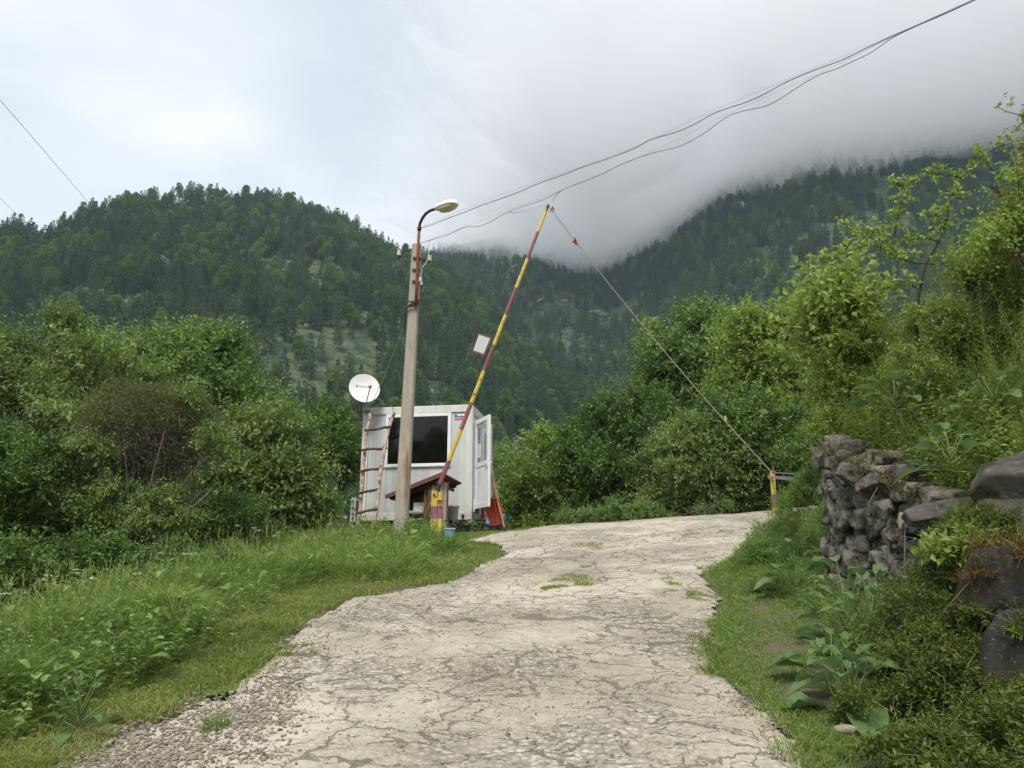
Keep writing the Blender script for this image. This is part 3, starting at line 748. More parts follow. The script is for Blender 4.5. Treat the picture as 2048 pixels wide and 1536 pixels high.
# ================================================================== NEAR TREES
def mid_(a, b, t): return a + (b - a) * t
def leafy_tree(name, label, cat, Y, lobes, m, leafL, nsp, seed, base=None, group=None, nl=10, trunk_r=.12, bark='bark', spread=.55, up=.0, twig=True, inner=.35):
    """lobes: (px, py, radius px, dY); leaves sit on short twigs spread through the crown"""
    r = np.random.default_rng(seed)
    C = []; Rr = []
    for l in lobes:
        dy = l[3] if len(l) > 3 else 0
        c = at(l[0], l[1], Y + dy); C.append(np.array(c)); Rr.append(l[2] * (Y + dy) / F * 1.03)
    C = np.array(C); Rr = np.array(Rr)
    if base is None:
        b = C.mean(0); base = (b[0], b[1]);
    bz = Hs(*base) - .1; org = Vector((base[0], base[1], bz))
    # boughs: flattened clumps of twigs spread over the outside of every lobe, gaps between them
    w = Rr ** 2; nb = max(14, int(nsp / 60)); kb = r.choice(len(C), size=nb, p=w / w.sum())
    db = randdir(nb, r); db[:, 2] += .15 + up; db = unit(db)
    Cb = C[kb] + db * (Rr[kb] * r.uniform(.45, 1.06, nb))[:, None]; Rb = Rr[kb] * r.uniform(.16, .34, nb)
    k = r.integers(0, nb, nsp); g = r.normal(size=(nsp, 3)) * np.array([.66, .66, .26])
    P0 = Cb[k] + g * Rb[k][:, None]; P0[:, 2] -= (g[:, 0] ** 2 + g[:, 1] ** 2) * Rb[k] * .25
    d = unit(db[k] * .7 + g)
    P0[:, 2] = np.maximum(P0[:, 2], H(P0[:, 0], P0[:, 1]) + .03)
    ax = unit(d * .8 + randdir(nsp, r) * .7 + np.array([0, 0, .12])); tl = r.uniform(.6, 1.3, nsp) * leafL * spread * 10
    t = np.linspace(.1, 1, nl)
    P = P0[:, None] + ax[:, None] * (tl[:, None] * t)[..., None]; P[..., 2] -= (tl[:, None] * t ** 2 * .12)
    side = unit(np.cross(ax, randdir(nsp, r))); sg = np.where(np.arange(nl) % 2, 1., -1.)
    D = ax[:, None] * .55 + side[:, None] * sg[None, :, None] * .8 + randdir(nsp * nl, r).reshape(nsp, nl, 3) * .45
    Nn = unit(np.array([0, 0, .9]) + randdir(nsp * nl, r) * .65)
    tint = np.clip(np.repeat(np.clip(r.beta(2, 2.4, nsp) * .6 + (r.uniform(size=nb)[k] - .5) * .5 + .06, 0, 1), nl) + r.uniform(-.12, .22, nsp * nl), 0, 1)
    lv = Leaves(); sz = leafL * r.uniform(.6, 1.25, nsp * nl)
    lv.diamond(P.reshape(-1, 3), D.reshape(-1, 3), Nn, sz, sz * r.uniform(.48, .66, nsp * nl), tint)
    root = thing(name, label, cat, org, 0, group)
    link('crown', lv.mesh('crown', m, org), root)
    mb = MB(); cc = C[np.argsort(C[:, 2])]
    top = Vector(C.mean(0)); top.z = max(top.z, org.z + .6)
    fork = org.lerp(top, .45) + Vector((r.uniform(-.2, .2), r.uniform(-.2, .2), 0))
    mb.tube([org - Vector((0, 0, .3)), org.lerp(fork, .5) + Vector((r.uniform(-.12, .12), 0, 0)), fork], [trunk_r, trunk_r * .85, trunk_r * .7], 8)
    for q in range(len(C)):
        c = Vector(C[q]); m1 = fork.lerp(c, .5) + Vector(r.normal(size=3)) * Rr[q] * .15
        mb.tube([fork, m1, c], [trunk_r * .55, trunk_r * .4, trunk_r * .22], 6)
        for j in range(9):
            dd = Vector(unit(r.normal(size=3) + np.array([0, 0, .3]))); e = c + dd * Rr[q] * r.uniform(.7, 1.0); mm = c.lerp(e, .5) + Vector(r.normal(size=3)) * Rr[q] * .1
            mb.tube([c.lerp(m1, r.uniform(0, .6)), mm, e], [trunk_r * .2, trunk_r * .12, .006], 4, False)
    mb.build('trunk', M[bark], root, org, smooth=True)
    return root

G1 = 'broadleaf trees below the left verge'
leafy_tree('leafy_tree', 'broad olive green tree whose crown reaches the left edge of the photo', 'tree', 15.0,
    [(-60,760,110),(60,760,115),(170,790,120),(20,880,120,-.5),(150,900,120,-.3),(-80,900,110),(240,860,90),(110,690,55),(250,760,80)], M['leafA'], .10, 4000, 101, group=G1, trunk_r=.16)
leafy_tree('leafy_tree', 'fresh green tree with a rounded sunlit top behind the thorny thicket', 'tree', 17.5,
    [(300,720,80),(380,740,90),(450,790,85),(330,800,100),(420,850,90),(250,800,80),(500,830,50),(350,680,36),(270,670,34),(430,705,36)], M['leafB'], .125, 3300, 102, group=G1, trunk_r=.15)
leafy_tree('leafy_tree', 'mid green spreading tree directly right of the thorny thicket', 'tree', 14.2,
    [(480,900,80),(540,900,66),(560,960,62),(470,980,95),(520,1030,75),(420,930,80),(590,920,30),(600,960,40)], M['leafA'], .095, 3000, 103, group=G1, trunk_r=.10)
leafy_tree('leafy_tree', 'dark small leaved tree with reddish tips low at the left edge', 'tree', 11.0,
    [(20,1000,95),(120,1000,85),(-60,960,100),(70,930,80),(190,1040,85),(30,1090,85),(150,1110,70),(-60,1080,90)], M['leafC'], .065, 4600, 104, group=G1, trunk_r=.09)
leafy_tree('leafy_tree', 'low dark shrubby tree in the shade under the thorny thicket', 'tree', 12.2,
    [(300,1060,85),(390,1060,85),(480,1080,70),(250,1110,70),(350,1120,60),(440,1120,55)], M['leafC'], .06, 2600, 105, group=G1, trunk_r=.08)
leafy_tree('leafy_tree', 'bright green bush with white specks at the end of the left tree row', 'tree', 14.8,
    [(590,1020,52),(540,1060,50),(620,1000,34),(590,1070,40),(635,975,18),(640,1010,20)], M['leafB'], .06, 1500, 106, group=G1, trunk_r=.06)
leafy_tree('leafy_tree', 'dark full tree between the left trees and the white cabin', 'tree', 27,
    [(620,880,62),(680,900,60),(570,900,60),(640,960,70),(700,960,50),(720,900,40),(650,840,36)], M['leafC'], .13, 2300, 107, group=G1, trunk_r=.14)
leafy_tree('leafy_shrub', 'dark undergrowth just over the brink of the left bank', 'shrub', 9.6,
    [(20,1175,60),(120,1170,60),(220,1160,55),(320,1150,50),(-60,1170,70),(410,1130,40),(120,1210,50),(20,1220,50)], M['leafC'], .06, 2600, 108, group=G1, trunk_r=.04)
leafy_tree('leafy_shrub', 'thin leafed shrub growing up in front of the thorny thicket', 'shrub', 10.7,
    [(230,985,42),(330,1030,50),(400,985,44),(190,900,34),(420,900,34),(270,1040,45),(300,965,22),(240,800,26),(350,790,26)], M['leafA'], .05, 1500, 109, group=G1, trunk_r=.025, nl=8)
# thorny thicket: a tangle of fine bare curved twigs with sparse leaves above
def thicket():
    Y = 11.3; c = np.array(at(300, 880, Y)); rx, rz = 112 * Y / F, 84 * Y / F
    b = (c[0] - .2, c[1]); org = Vector((b[0], b[1], Hs(*b) - .1))
    root = thing('thorn_thicket', 'tangled brown thicket of bare thorny twigs with a thin olive leaf cap', 'thicket', org)
    r = np.random.default_rng(120); mb = MB()
    for i in range(520):
        cc_ = c + np.array([[-.35, 0, -.12], [.3, .1, .05], [0, -.1, .2], [.1, 0, -.3]][i % 4]); a = r.uniform(0, 6.28); q = r.uniform(.2, 1); s0 = cc_ + np.array([math.cos(a) * rx * q * .5, math.sin(a) * rx * q * .5, -rz * r.uniform(.1, .7)])
        a2 = a + r.uniform(-1.2, 1.2); d = np.array([math.cos(a2) * rx, math.sin(a2) * rx, rz * r.uniform(-.6, 1.1)]) * r.uniform(.35, 1.0) + r.normal(size=3) * .12
        p1 = s0 + d * .5 + np.array([0, 0, rz * r.uniform(.1, .4)]); p2 = s0 + d + r.normal(size=3) * .08; p2[2] -= rz * r.uniform(0, .25)
        pts = [s0, mid_(s0, p1, .5) + r.normal(size=3) * .04, p1, mid_(p1, p2, .5) + r.normal(size=3) * .05, p2]
        mb.tube(pts, [.007, .006, .005, .0035, .0015], 3, False)
    mb.build('twigs', mat('thicket_twig', (0.13, 0.112, 0.09), (0.05, 0.042, 0.033), 3, .95, .1), root, org)
    for (p, q) in (((385, 1015), (425, 975)), ((300, 1060), (305, 930)), ((180, 960), (228, 905))):
        mb = MB(); p = at(p[0], p[1], Y - .3); q = at(q[0], q[1], Y - .2); mb.tube([p, p.lerp(q, .5) + Vector((.04, 0, .02)), q], [.02, .016, .009], 6)
        mb.build('stem', M['farbark'], root, org, smooth=True)
    n = 26000; d = randdir(n, r); d[:, 2] = np.where(r.uniform(size=n) < .75, np.abs(d[:, 2]), d[:, 2])
    P = c + np.array([0, 0, .1]) + d * np.array([rx, rx, rz * 1.1]) * (r.uniform(.75, 1.2, (n, 1)) * (.75 + .5 * fbm(d[:, 0] * 3, d[:, 2] * 3 + d[:, 1] * 2, 3, 4))[:, None])
    lv = Leaves(); lv.diamond(P, unit(d + randdir(n, r)), randdir(n, r) + np.array([0, 0, .6]), r.uniform(.02, .05, n), r.uniform(.012, .024, n), r.uniform(0, 1, n))
    link('leaves', lv.mesh('leaves', M['thicket'], org), root)
thicket()
G2 = 'broadleaf trees behind the crest of the road'
leafy_tree('leafy_tree', 'bright yellow green bush right beside the orange barrow of the cabin', 'tree', 27,
    [(1050,960,62),(1100,940,50),(1010,990,40),(1090,1010,60),(1140,990,55),(1030,1030,40),(1080,900,30)], M['leafD'], .13, 2600, 131, group=G2)
leafy_tree('leafy_tree', 'rounded dark green tree in the middle, lower than its neighbours', 'tree', 25.5,
    [(1230,900,85),(1290,850,75),(1200,960,75),(1290,960,90),(1230,820,42),(1180,900,45),(1340,990,60),(1180,1020,45)], M['leafC'], .13, 4200, 132, group=G2, trunk_r=.15)
leafy_tree('leafy_tree', 'greyish green small leaved shrub bulging over the crest before the dark trees', 'tree', 23.0,
    [(1380,930,75),(1340,980,55),(1430,980,60),(1390,880,36),(1450,920,36),(1300,1020,35),(1400,1020,40)], M['leafA'], .11, 2900, 133, group=G2)
leafy_tree('leafy_tree', 'tall fresh green tree with a pointed top above the middle of the barrier rope', 'tree', 31,
    [(1400,660,52),(1380,730,75),(1330,740,50),(1450,760,80),(1370,820,85),(1310,690,26),(1405,605,22),(1385,640,22),(1440,645,22),(1482,640,20),(1470,690,40),(1340,640,24)], M['leafB'], .18, 3900, 134, group=G2, trunk_r=.2)
leafy_tree('leafy_tree', 'full yellow green tree touching the weeds of the right bank', 'tree', 27.5,
    [(1560,690,70),(1520,770,80),(1600,780,80),(1500,680,45),(1560,860,80),(1590,640,40),(1640,700,60),(1540,625,26)], M['leafD'], .165, 3600, 135, group=G2, trunk_r=.2)
leafy_tree('leafy_tree', 'dark overhanging tree right behind the yellow end post', 'tree', 23.5,
    [(1500,880,75),(1580,900,70),(1540,960,65),(1470,960,50),(1620,960,60),(1640,880,60),(1450,850,50),(1600,1000,40),(1510,1000,35)], M['leafC'], .13, 4400, 136, group=G2, trunk_r=.18)
leafy_tree('leafy_tree', 'low leafy shrubs hem in front of the dark trees at the crest', 'tree', 21.5,
    [(1180,1040,22),(1230,1035,25),(1280,1040,22),(1430,1010,28),(1130,1050,14),(1340,1035,20),(1060,1055,10)], M['leafB'], .06, 900, 137, group=G2, trunk_r=.03)
leafy_tree('leafy_tree', 'dark green tree standing behind the shrubs of the right bank', 'tree', 19.5,
    [(1720,830,90),(1800,770,90),(1700,740,60),(1860,850,90),(1760,900,80),(1660,900,60)], M['leafC'], .11, 3000, 138, base=(7.5, 19.0), group=G2, trunk_r=.16)
# a few pale spruces standing nearer, beyond the crest
for i, (px, py, Yd, s, lb) in enumerate(((1240, 800, 90, 1.25, 'spruce with rusty brown dying top above the middle shrubs'), (1010, 900, 100, 1.2, 'slim dark conifer just right of the cabin roof'), (660, 760, 110, 1.4, 'dark conifer above the satellite dish'))):
    p = at(px, py, Yd); zb = p.z - 12 * s
    o = thing('spruce_tree', lb, 'spruce', (p.x, p.y, zb), i * 1.3, 'conifers standing nearer than the slope'); o.scale = (s, s, s)
    link('crown', PINES[1][0], o); link('trunk', PINES[1][1], o)

# the trees behind the camera, seen mirrored in the cabin window
for i, (x, y, s) in enumerate(((-11, -9, 1.35), (-14, -13, 1.6), (-16, -9, 1.5), (-19, -13, 1.7), (-21, -8, 1.5), (-24, -14, 1.7), (-13, -5, 1.2), (-28, -10, 1.7), (-17, -17, 1.8), (-9, -14, 1.5))):
    k_ = BROADS[i % 3] if i % 3 else PINES[i % 2]
    o = thing('leafy_tree' if i % 3 else 'pine_tree', 'dark tree behind the camera that the cabin window mirrors', 'tree', (x, y, Hs(x, y)), i, 'trees behind the camera'); o.scale = (s, s, s)
    link('crown', k_[0], o); link('trunk', k_[1], o)

# ================================================================== DRY STONE WALL
def voronoi_stones(u0, u1, hfun, zfun, place, seed, depth=.15, cell=.19, sub=4):
    r = np.random.default_rng(seed); pts = []
    row = 0; z = 0.0; 
    while z < 2.0:
        hh = cell * r.uniform(.5, .88); u = u0 + r.uniform(0, .3)
        while u < u1:
            w = cell * r.uniform(.7, 1.9)
            if z + hh * .3 < hfun(u): pts.append((u + w / 2 + r.uniform(-.03, .03), z + hh / 2 + r.uniform(-.045, .045)))
            u += w
        z += hh
    pts = np.array(pts); D, T = ICO[sub]; Vs = []; Ts = []; ti = []; n0 = 0
    for i, p in enumerate(pts):
        q = pts - p; dist = np.hypot(q[:, 0], q[:, 1]); nb = np.where((dist > 1e-6) & (dist < .9))[0]
        N_ = [np.array([q[j, 0] / dist[j], 0, q[j, 1] / dist[j]]) for j in nb]; dd = [dist[j] / 2 * 1.03 for j in nb]
        dp = depth * r.uniform(.7, 1.2)
        fn = unit(np.array([r.uniform(-.3, .3), -1, r.uniform(-.25, .35)])); N_.append(fn); dd.append(dp)
        N_.append(np.array([0, 1., 0])); dd.append(.2)
        for _ in range(4):
            k = randdir(1, r)[0]; k[1] = -abs(k[1]); N_.append(k); dd.append(r.uniform(.17, .26) * cell / .25)
        for k, q_ in (((1, 0, 0), .95), ((-1, 0, 0), .95), ((0, 0, 1), .46), ((0, 0, -1), .6)): N_.append(np.array(k, float)); dd.append(cell * q_)
        N_ = np.array(N_); dd = np.array(dd); c = np.maximum(D @ N_.T, 1e-3) / dd; inv = (c ** 34).sum(1) ** (1 / 34)
        P = D / inv[:, None]; P = P + D * (n3(P + i * 3.1, 11.0, seed + i, 5) * .075)[:, None]
        W_ = place(p[0] + P[:, 0], P[:, 1] + r.uniform(-.035, .035), p[1] + P[:, 2])
        Vs.append(W_); Ts.append(T + n0); n0 += len(D); ti.append(np.full(len(D), np.clip(r.normal(.55, .34), 0, 1)))
    return np.concatenate(Vs), np.concatenate(Ts), np.concatenate(ti)
WY0, WY1 = 3.0, 8.25
def wall_top(y): return np.interp(y, [2, 4.6, 5.6, 6.2, 7, 7.7, 8.3], [1.0, 1.02, 1.06, 1.2, 1.42, 1.6, 1.72])
def wbase(y): return H(np.full(np.shape(y), WX - .3), y) - .12
def wall():
    def place(u, v, w):       # u along the wall away from the camera reversed, v depth (-out), w height
        y = WY1 - u
        x = WX + v + .08 * w + .05 * np.sin(y * 2.1)
        x = x + .30 * sst(8.0, 8.4, y)
        return np.stack([x, y, wbase(y) + w], 1)
    V, T, ti = voronoi_stones(0, WY1 - WY0, lambda u: float(wall_top(WY1 - u)) - .04, None, place, 401)
    org = Vector((WX, 5.6, Hs(WX - .3, 5.6)))
    root = thing('stone_wall', 'mossy dry stone wall of rough grey blocks holding the right bank', 'stone wall', org)
    link('stones', np_mesh('stones', V - np.array(org), T, M['stone'], ti, smooth=True), root)
    def place2(u, v, w):
        return np.stack([WX + .12 + u, WY1 + .05 - v * 1.0 * -1, wbase(np.full(np.shape(u), WY1)) + w], 1)
    V, T, ti = voronoi_stones(0, 1.6, lambda u: 1.45 - u * 2.2, None, lambda u, v, w: np.stack([WX + .1 + u, WY1 + .12 - v, wbase(np.full(np.shape(u), WY1)) + w], 1), 402)
    link('end_stones', np_mesh('end_stones', V - np.array(org), T, M['stone'], ti, smooth=True), root)
    mb = MB(); yy = np.linspace(WY0 - .3, WY1 - .02, 30)
    for a, b in zip(yy[:-1], yy[1:]):
        za, zb = float(wbase(a)) - .2, float(wbase(b)) - .2; ta, tb = za + float(wall_top(a)) + .08, zb + float(wall_top(b)) + .08
        x0, x1 = WX + .04, WX + .6
        mb.add([(x0, a, za), (x0 + .08, a, ta), (x1, a, ta), (x1, a, za), (x0, b, zb), (x0 + .08, b, tb), (x1, b, tb), (x1, b, zb)],
               [(0, 4, 5, 1), (1, 5, 6, 2), (0, 1, 2, 3), (4, 7, 6, 5), (2, 6, 7, 3)])
    mb.build('earth_core', M['soil'], root, org)
wall()
# loose stones and boulders on and before the wall
GR = 'loose rocks topping the dry stone wall'
def rk_at(px, py, Y, size, rz, seed, label, m='stone', tilt=(0, 0), rough=.06, grp=GR, sub=5, name='rock'):
    return rock_obj(name, label, 'rock', at(px, py, Y), size, rz, M[m], seed, sub, rough, grp, tilt)
rk_at(1682, 886, 8.1, (.21, .2, .075), .2, 501, 'flat dark slab topmost at the far end of the wall', tilt=(.05, .1))
rk_at(1665, 918, 8.1, (.14, .2, .14), .7, 502, 'rounded block right under the flat dark slab')
rk_at(1722, 930, 7.6, (.30, .18, .08), -.35, 503, 'long pointed slab sloping down along the wall top', tilt=(0, .45))
rk_at(1700, 945, 7.3, (.15, .14, .10), .3, 504, 'pale lichen covered stone below the pointed slab', tilt=(.1, .2))
rk_at(1750, 965, 6.9, (.15, .14, .085), .5, 505, 'brownish stone stepping down between slab and shrubs')
rk_at(1812, 955, 6.9, (.17, .2, .14), .5, 510, 'dark rounded stone half sunk in the weeds behind the wall top', m='darkrock')
rk_at(1830, 1042, 5.9, (.13, .14, .075), .2, 506, 'small whitish stone with the dark rag hanging below it', m='pebble')
rk_at(1905, 1025, 5.35, (.32, .2, .10), -.2, 507, 'long brown mossy boulder lying between rag and great boulder', m='boulder', tilt=(0, -.15))
rk_at(2045, 955, 4.85, (.29, .30, .16), .5, 508, 'great pale grey boulder on the bank at the right edge', m='boulder', tilt=(.1, -.5))
rk_at(2075, 1030, 4.8, (.3, .3, .22), .2, 511, 'brown boulder under the great pale boulder', m='boulder')
rk_at(2030, 1190, 4.5, (.28, .26, .27), .3, 509, 'black wet looking rock face in the lower right corner', m='darkrock', grp=None)
rk_at(2062, 1340, 4.35, (.27, .26, .34), .9, 512, 'tall grey brown rock under the black rock at the right edge', m='darkrock', grp=None)
rk_at(1690, 1458, 4.15, (.045, .05, .022), .3, 513, 'small pale stone on the bare dirt of the right verge', m='pebble', grp=None, sub=3)

# ================================================================== GRASS AND WEEDS
def sample_xy(n, x0, x1, y0, y1, r):
    """more points near the camera"""
    u = r.uniform(size=n); g = 1.15
    y = (y0 ** -g + u * (y1 ** -g - y0 ** -g)) ** (-1 / g)
    return r.uniform(x0, x1, n), y
def blades(lv, x, y, h, w, tint, r, lean=.35, z=None):
    n = len(x); z = H(x, y) + .008 if z is None else z
    P = np.stack([x, y, z - .01], 1); D = unit(np.array([0, 0, 1.0]) + r.normal(size=(n, 3)) * lean * np.array([1, 1, .2]))
    b = randdir(n, r) * np.array([1, 1, .3]); b[:, 2] -= .35
    lv.blade(P, D, b, h, w, tint)
# left verge
r = np.random.default_rng(900)
x, y = sample_xy(330000, -7.5, 2.0, 2.6, 21, r)
x2, y2 = sample_xy(900000, -6.5, 1.8, 2.6, 21, r); s2 = road_sd(x2, y2); k = (s2 > -.22) & (s2 < 1.7) & (x2 < 1.6); x = np.concatenate([x, x2[k]]); y = np.concatenate([y, y2[k]])
sd = road_sd(x, y); ex = edge_x(y); k = (sd > -.22) & (x > ex - 1.0) & (x < 1.6) & (np.abs(x) < .82 * y + .6)
x, y, sd = x[k], y[k], sd[k]
thin = fbm(x * 1.7, y * 1.7, 3, 91)
k = r.uniform(size=len(x)) < np.where(sd < 0, .10 * sst(-.22, 0, sd) * (thin > .5), np.clip(sd / .16 + (thin - .42) * 2.5, .06, 1)); x, y, sd, thin = x[k], y[k], sd[k], thin[k]
tall = sst(.38, 1.15, sd + (fbm(x * .8, y * .8, 2, 93) - .5) * .9) * sst(15.5, 12, y + np.abs(x + 3) * .0) 
tall = np.maximum(tall, sst(.6, 1.6, sd) * .75 * (x < -1.2)) * (1 - .75 * sst(15.2, 16.4, y)) * (1 - .8 * sst(-1.7, -1.1, x) * sst(13.6, 15, y))
hgt = (.05 + .06 * thin + tall * (.14 + .30 * fbm(x * 2.3, y * 2.3, 2, 95))) * r.uniform(.55, 1.25, len(x))
yel = fbm(x * .9 + 9, y * .9, 3, 96)
tint = np.clip(r.beta(2, 2, len(x)) * .75 + (yel - .5) * 1.1 + .08, 0, 1)
wd = (.0042 + .0022 * tall) * (1 + y / 9)
mid_t = tall > .35
lv = Leaves(); blades(lv, x[~mid_t], y[~mid_t], hgt[~mid_t], wd[~mid_t], tint[~mid_t], r)
tag(link('grass', lv.mesh('short_grass', M['turf'])), 'short yellow green turf along the left edge of the concrete road', 'grass', kind='stuff')
lv = Leaves(); blades(lv, x[mid_t], y[mid_t], hgt[mid_t], wd[mid_t], tint[mid_t], r, lean=.28)
tag(link('grass', lv.mesh('tall_grass', M['grass'])), 'tall lush grass on the left bank between turf and trees', 'grass', kind='stuff')
# right verge
x, y = sample_xy(420000, 1.0, 6.5, 2.6, 17, r); sd = road_sd(x, y)
k = (sd > -.05) & ((x < WX - .15) | (y > 8.3)) & (x < .8 * y + .6); x, y, sd = x[k], y[k], sd[k]
thin = fbm(x * 1.5 + 4, y * 1.5, 4, 97)
bare = np.exp(-((x - 1.95) / .35) ** 2 - ((y - 5.2) / .35) ** 2) + np.exp(-((x - 1.75) / .35) ** 2 - ((y - 4.0) / .3) ** 2) * .9
k = r.uniform(size=len(x)) < np.clip(sd / .2 + (thin - .4) * 2.5, .08, 1) * np.clip(1.1 - bare * 1.2, .03, 1); x, y, sd, thin = x[k], y[k], sd[k], thin[k]
hgt = (.04 + .06 * thin + .07 * sst(2.4, 3.1, x)) * r.uniform(.6, 1.3, len(x)); hgt += np.where(y > 8.5, .12, 0) * sst(.1, .6, sd)
lv = Leaves(); blades(lv, x, y, hgt, .0035 * (1 + y / 9), np.clip(r.beta(2, 2.4, len(x)) * .75, 0, 1), r, lean=.45)
tag(link('grass', lv.mesh('verge_grass', M['grass'])), 'short grass with bare dirt spots between road and stone wall', 'grass', kind='stuff')
# green patches in the cracked road
def patch_pts(lst, r):
    X_ = []; Y_ = []
    for (px, py, wx, wy, n) in lst:
        gx, gy = ground(px, py); g2 = ground(px + wx, py); g3 = ground(px, py + wy); ax_ = abs(g2[0] - gx); ay_ = abs(g3[1] - gy)
        a = r.uniform(0, 6.283, n); q = np.sqrt(r.uniform(size=n)) * (.6 + .8 * vnoise(a * 2, a * 0 + px, 5))
        X_.append(gx + ax_ * q * np.cos(a)); Y_.append(gy + ay_ * q * np.sin(a))
    return np.concatenate(X_), np.concatenate(Y_)
x, y = patch_pts([(1200,1092,62,8,1500),(1250,1084,30,4,350),(1150,1162,45,12,2200),(1110,1178,32,5,900),(1345,1168,18,9,800),(1330,1180,12,4,260),(1300,1075,40,4,420),(1370,1070,25,2,220),(1395,1076,20,3,200),(1440,1065,25,3,250),(1290,1112,10,3,120),(1170,1135,12,3,130),(1360,1135,8,3,90),(1400,1138,8,3,80),(945,1245,8,5,60),(580,1305,45,14,1200),(440,1385,30,12,900),(500,1345,40,16,900),(1395,1195,25,10,600)], r)
lv = Leaves(); n = len(x); q_ = fbm(x * 6, y * 6, 3, 12) > .47; x = x[q_]; y = y[q_]; n = len(x); blades(lv, x, y, r.uniform(.012, .05, n), np.full(n, .006), np.clip(r.beta(2, 2, n) * .9 + .15, 0, 1), r, lean=.8, z=H(x, y) + .016)
tag(link('grass', lv.mesh('road_grass', M['turf'])), 'small tufts of grass growing in cracks of the concrete road', 'grass', kind='stuff')

# leafy weeds ------------------------------------------------------
def stalks(lv, base, h, nleaf, leaf, wid, r, lean=.18, up=.35, droop=.0, stemr=.003, start=.08, taper=.5, stem_t=.4):
    """base (n,3): upright stems with leaves going round them"""
    n = len(base); ax = unit(np.array([0, 0, 1.0]) + r.normal(size=(n, 3)) * lean); h = np.asarray(h)
    bendv = r.normal(size=(n, 3)) * np.array([1, 1, 0]) * .25
    t = np.linspace(start, 1, nleaf)
    def pos(tt): return base[:, None] + ax[:, None] * (h[:, None] * tt)[..., None] + bendv[:, None] * (h[:, None] * tt ** 2)[..., None] * .5
    P = pos(np.tile(t, (n, 1)))
    a = np.arange(nleaf) * 2.4 + r.uniform(0, 6.28, (n, 1)); Dv = np.stack([np.cos(a), np.sin(a), np.full(a.shape, up) + r.normal(size=a.shape) * .2], -1)
    size = leaf * (1 - taper * t[None]) * r.uniform(.7, 1.25, (n, nleaf))
    tint = np.clip(r.beta(2, 2.3, (n, 1)) * .75 + t[None] * .22 + r.uniform(-.1, .1, (n, nleaf)), 0, 1)
    Nn = np.stack([-np.cos(a) * up, -np.sin(a) * up, np.ones(a.shape)], -1) + r.normal(size=a.shape + (3,)) * .3
    lv.diamond(P.reshape(-1, 3), Dv.reshape(-1, 3), unit(Nn.reshape(-1, 3)), size.ravel(), (size * wid).ravel(), tint.ravel(), fold=.2)
    q = pos(np.tile(np.array([0, .5, 1.0]), (n, 1)))
    lv.stem(q[:, 0], q[:, 1], np.full(n, stemr), np.full(n, stemr * .8), np.full(n, stem_t)); lv.stem(q[:, 1], q[:, 2], np.full(n, stemr * .8), np.full(n, stemr * .4), np.full(n, stem_t))
    return q[:, 2]
def on_ground(x, y): return np.stack([x, y, H(x, y)], 1)
r = np.random.default_rng(950)
x, y = sample_xy(11000, -7.5, .2, 3.0, 19, r); sd = road_sd(x, y); dv = fbm(x * .7 + 3, y * .7, 3, 98)
k = (sd > .55 + (dv - .5) * 1.4) & (x > edge_x(y) - .9) & (np.abs(x) < .8 * y + .5) & (dv + r.uniform(-.2, .2, len(x)) > .36)
x, y = x[k], y[k]; lv = Leaves()
g = r.uniform(size=len(x))
hs = (.16 + .34 * fbm(x * 1.3, y * 1.3, 2, 99)) * r.uniform(.7, 1.3, len(x)) * np.where(y > 13.5, .8, 1.0)
for (lo, hi, nl, lf, wd_) in ((0, .45, 16, .065, .5), (.45, .75, 22, .05, .34), (.75, 1, 12, .09, .62)):
    q = (g >= lo) & (g < hi); stalks(lv, on_ground(x[q], y[q]), hs[q], nl, lf, wd_, r)
q = r.uniform(size=len(x)) < .09; bx_ = on_ground(x[q], y[q])
for j in range(6):
    n = len(bx_); a = j * 2.4 + r.uniform(-.5, .5, n); el = r.uniform(.2, 1.1, n); D = np.stack([np.cos(a) * np.cos(el), np.sin(a) * np.cos(el), np.sin(el)], 1)
    L_ = r.uniform(.07, .17, n); P = bx_ + D * r.uniform(.03, .12, n)[:, None] + np.stack([0 * a, 0 * a, r.uniform(.05, .3, n)], 1)
    lv.stem(bx_, P, np.full(n, .003), np.full(n, .002), np.full(n, .6)); lv.big(P, D, np.array([0, 0, 1.0]) + r.normal(size=(n, 3)) * .25, L_, L_ * r.uniform(.4, .7, n), np.clip(r.uniform(.1, .9, n), 0, 1), rows=5, droop=.35)
tag(link('weeds', lv.mesh('verge_weeds', M['weed'])), 'nettles and leafy weeds filling the bank left of the road', 'weeds', kind='stuff')
# white umbels and seed heads along the brink of the left bank
def umbels(px_py, r, m, hh=(.42, .62), name='flowers', label='', cat='flowers', hd=.035):
    lv = Leaves(); st = Leaves()
    for (x, y) in px_py:
        b = np.array([x, y, Hs(x, y)]); h = r.uniform(*hh); tp = b + np.array([r.normal() * .05, r.normal() * .05, h])
        st.stem(b[None], tp[None], [.003], [.002], np.array([.6]))
        n = 26; a = r.uniform(0, 6.28, n); q = np.sqrt(r.uniform(size=n)) * hd
        P = tp + np.stack([q * np.cos(a), q * np.sin(a), .02 - q * q * 6 + r.uniform(-.004, .004, n)], 1)
        lv.diamond(P, randdir(n, r) * np.array([1, 1, .2]), np.tile([0, 0, 1.0], (n, 1)), np.full(n, .016), np.full(n, .014), np.full(n, .5))
        st.stem(np.repeat((tp - [0, 0, .02])[None], n, 0), P, np.full(n, .0008), np.full(n, .0006), np.full(n, .6))
    tag(link(name, lv.mesh(name, m)), label, cat, kind='stuff')
    tag(link('flower_stems', st.mesh('flower_stems', M['weed'])), 'thin green stems carrying the ' + label, 'flower stems', kind='stuff')
ux, uy = sample_xy(900, -6.5, -1.5, 4.2, 15, r); k = (road_sd(ux, uy) > 1.3) & (ux > edge_x(uy) - .5) & (ux < edge_x(uy) + 1.5); ux, uy = ux[k][:48], uy[k][:48]
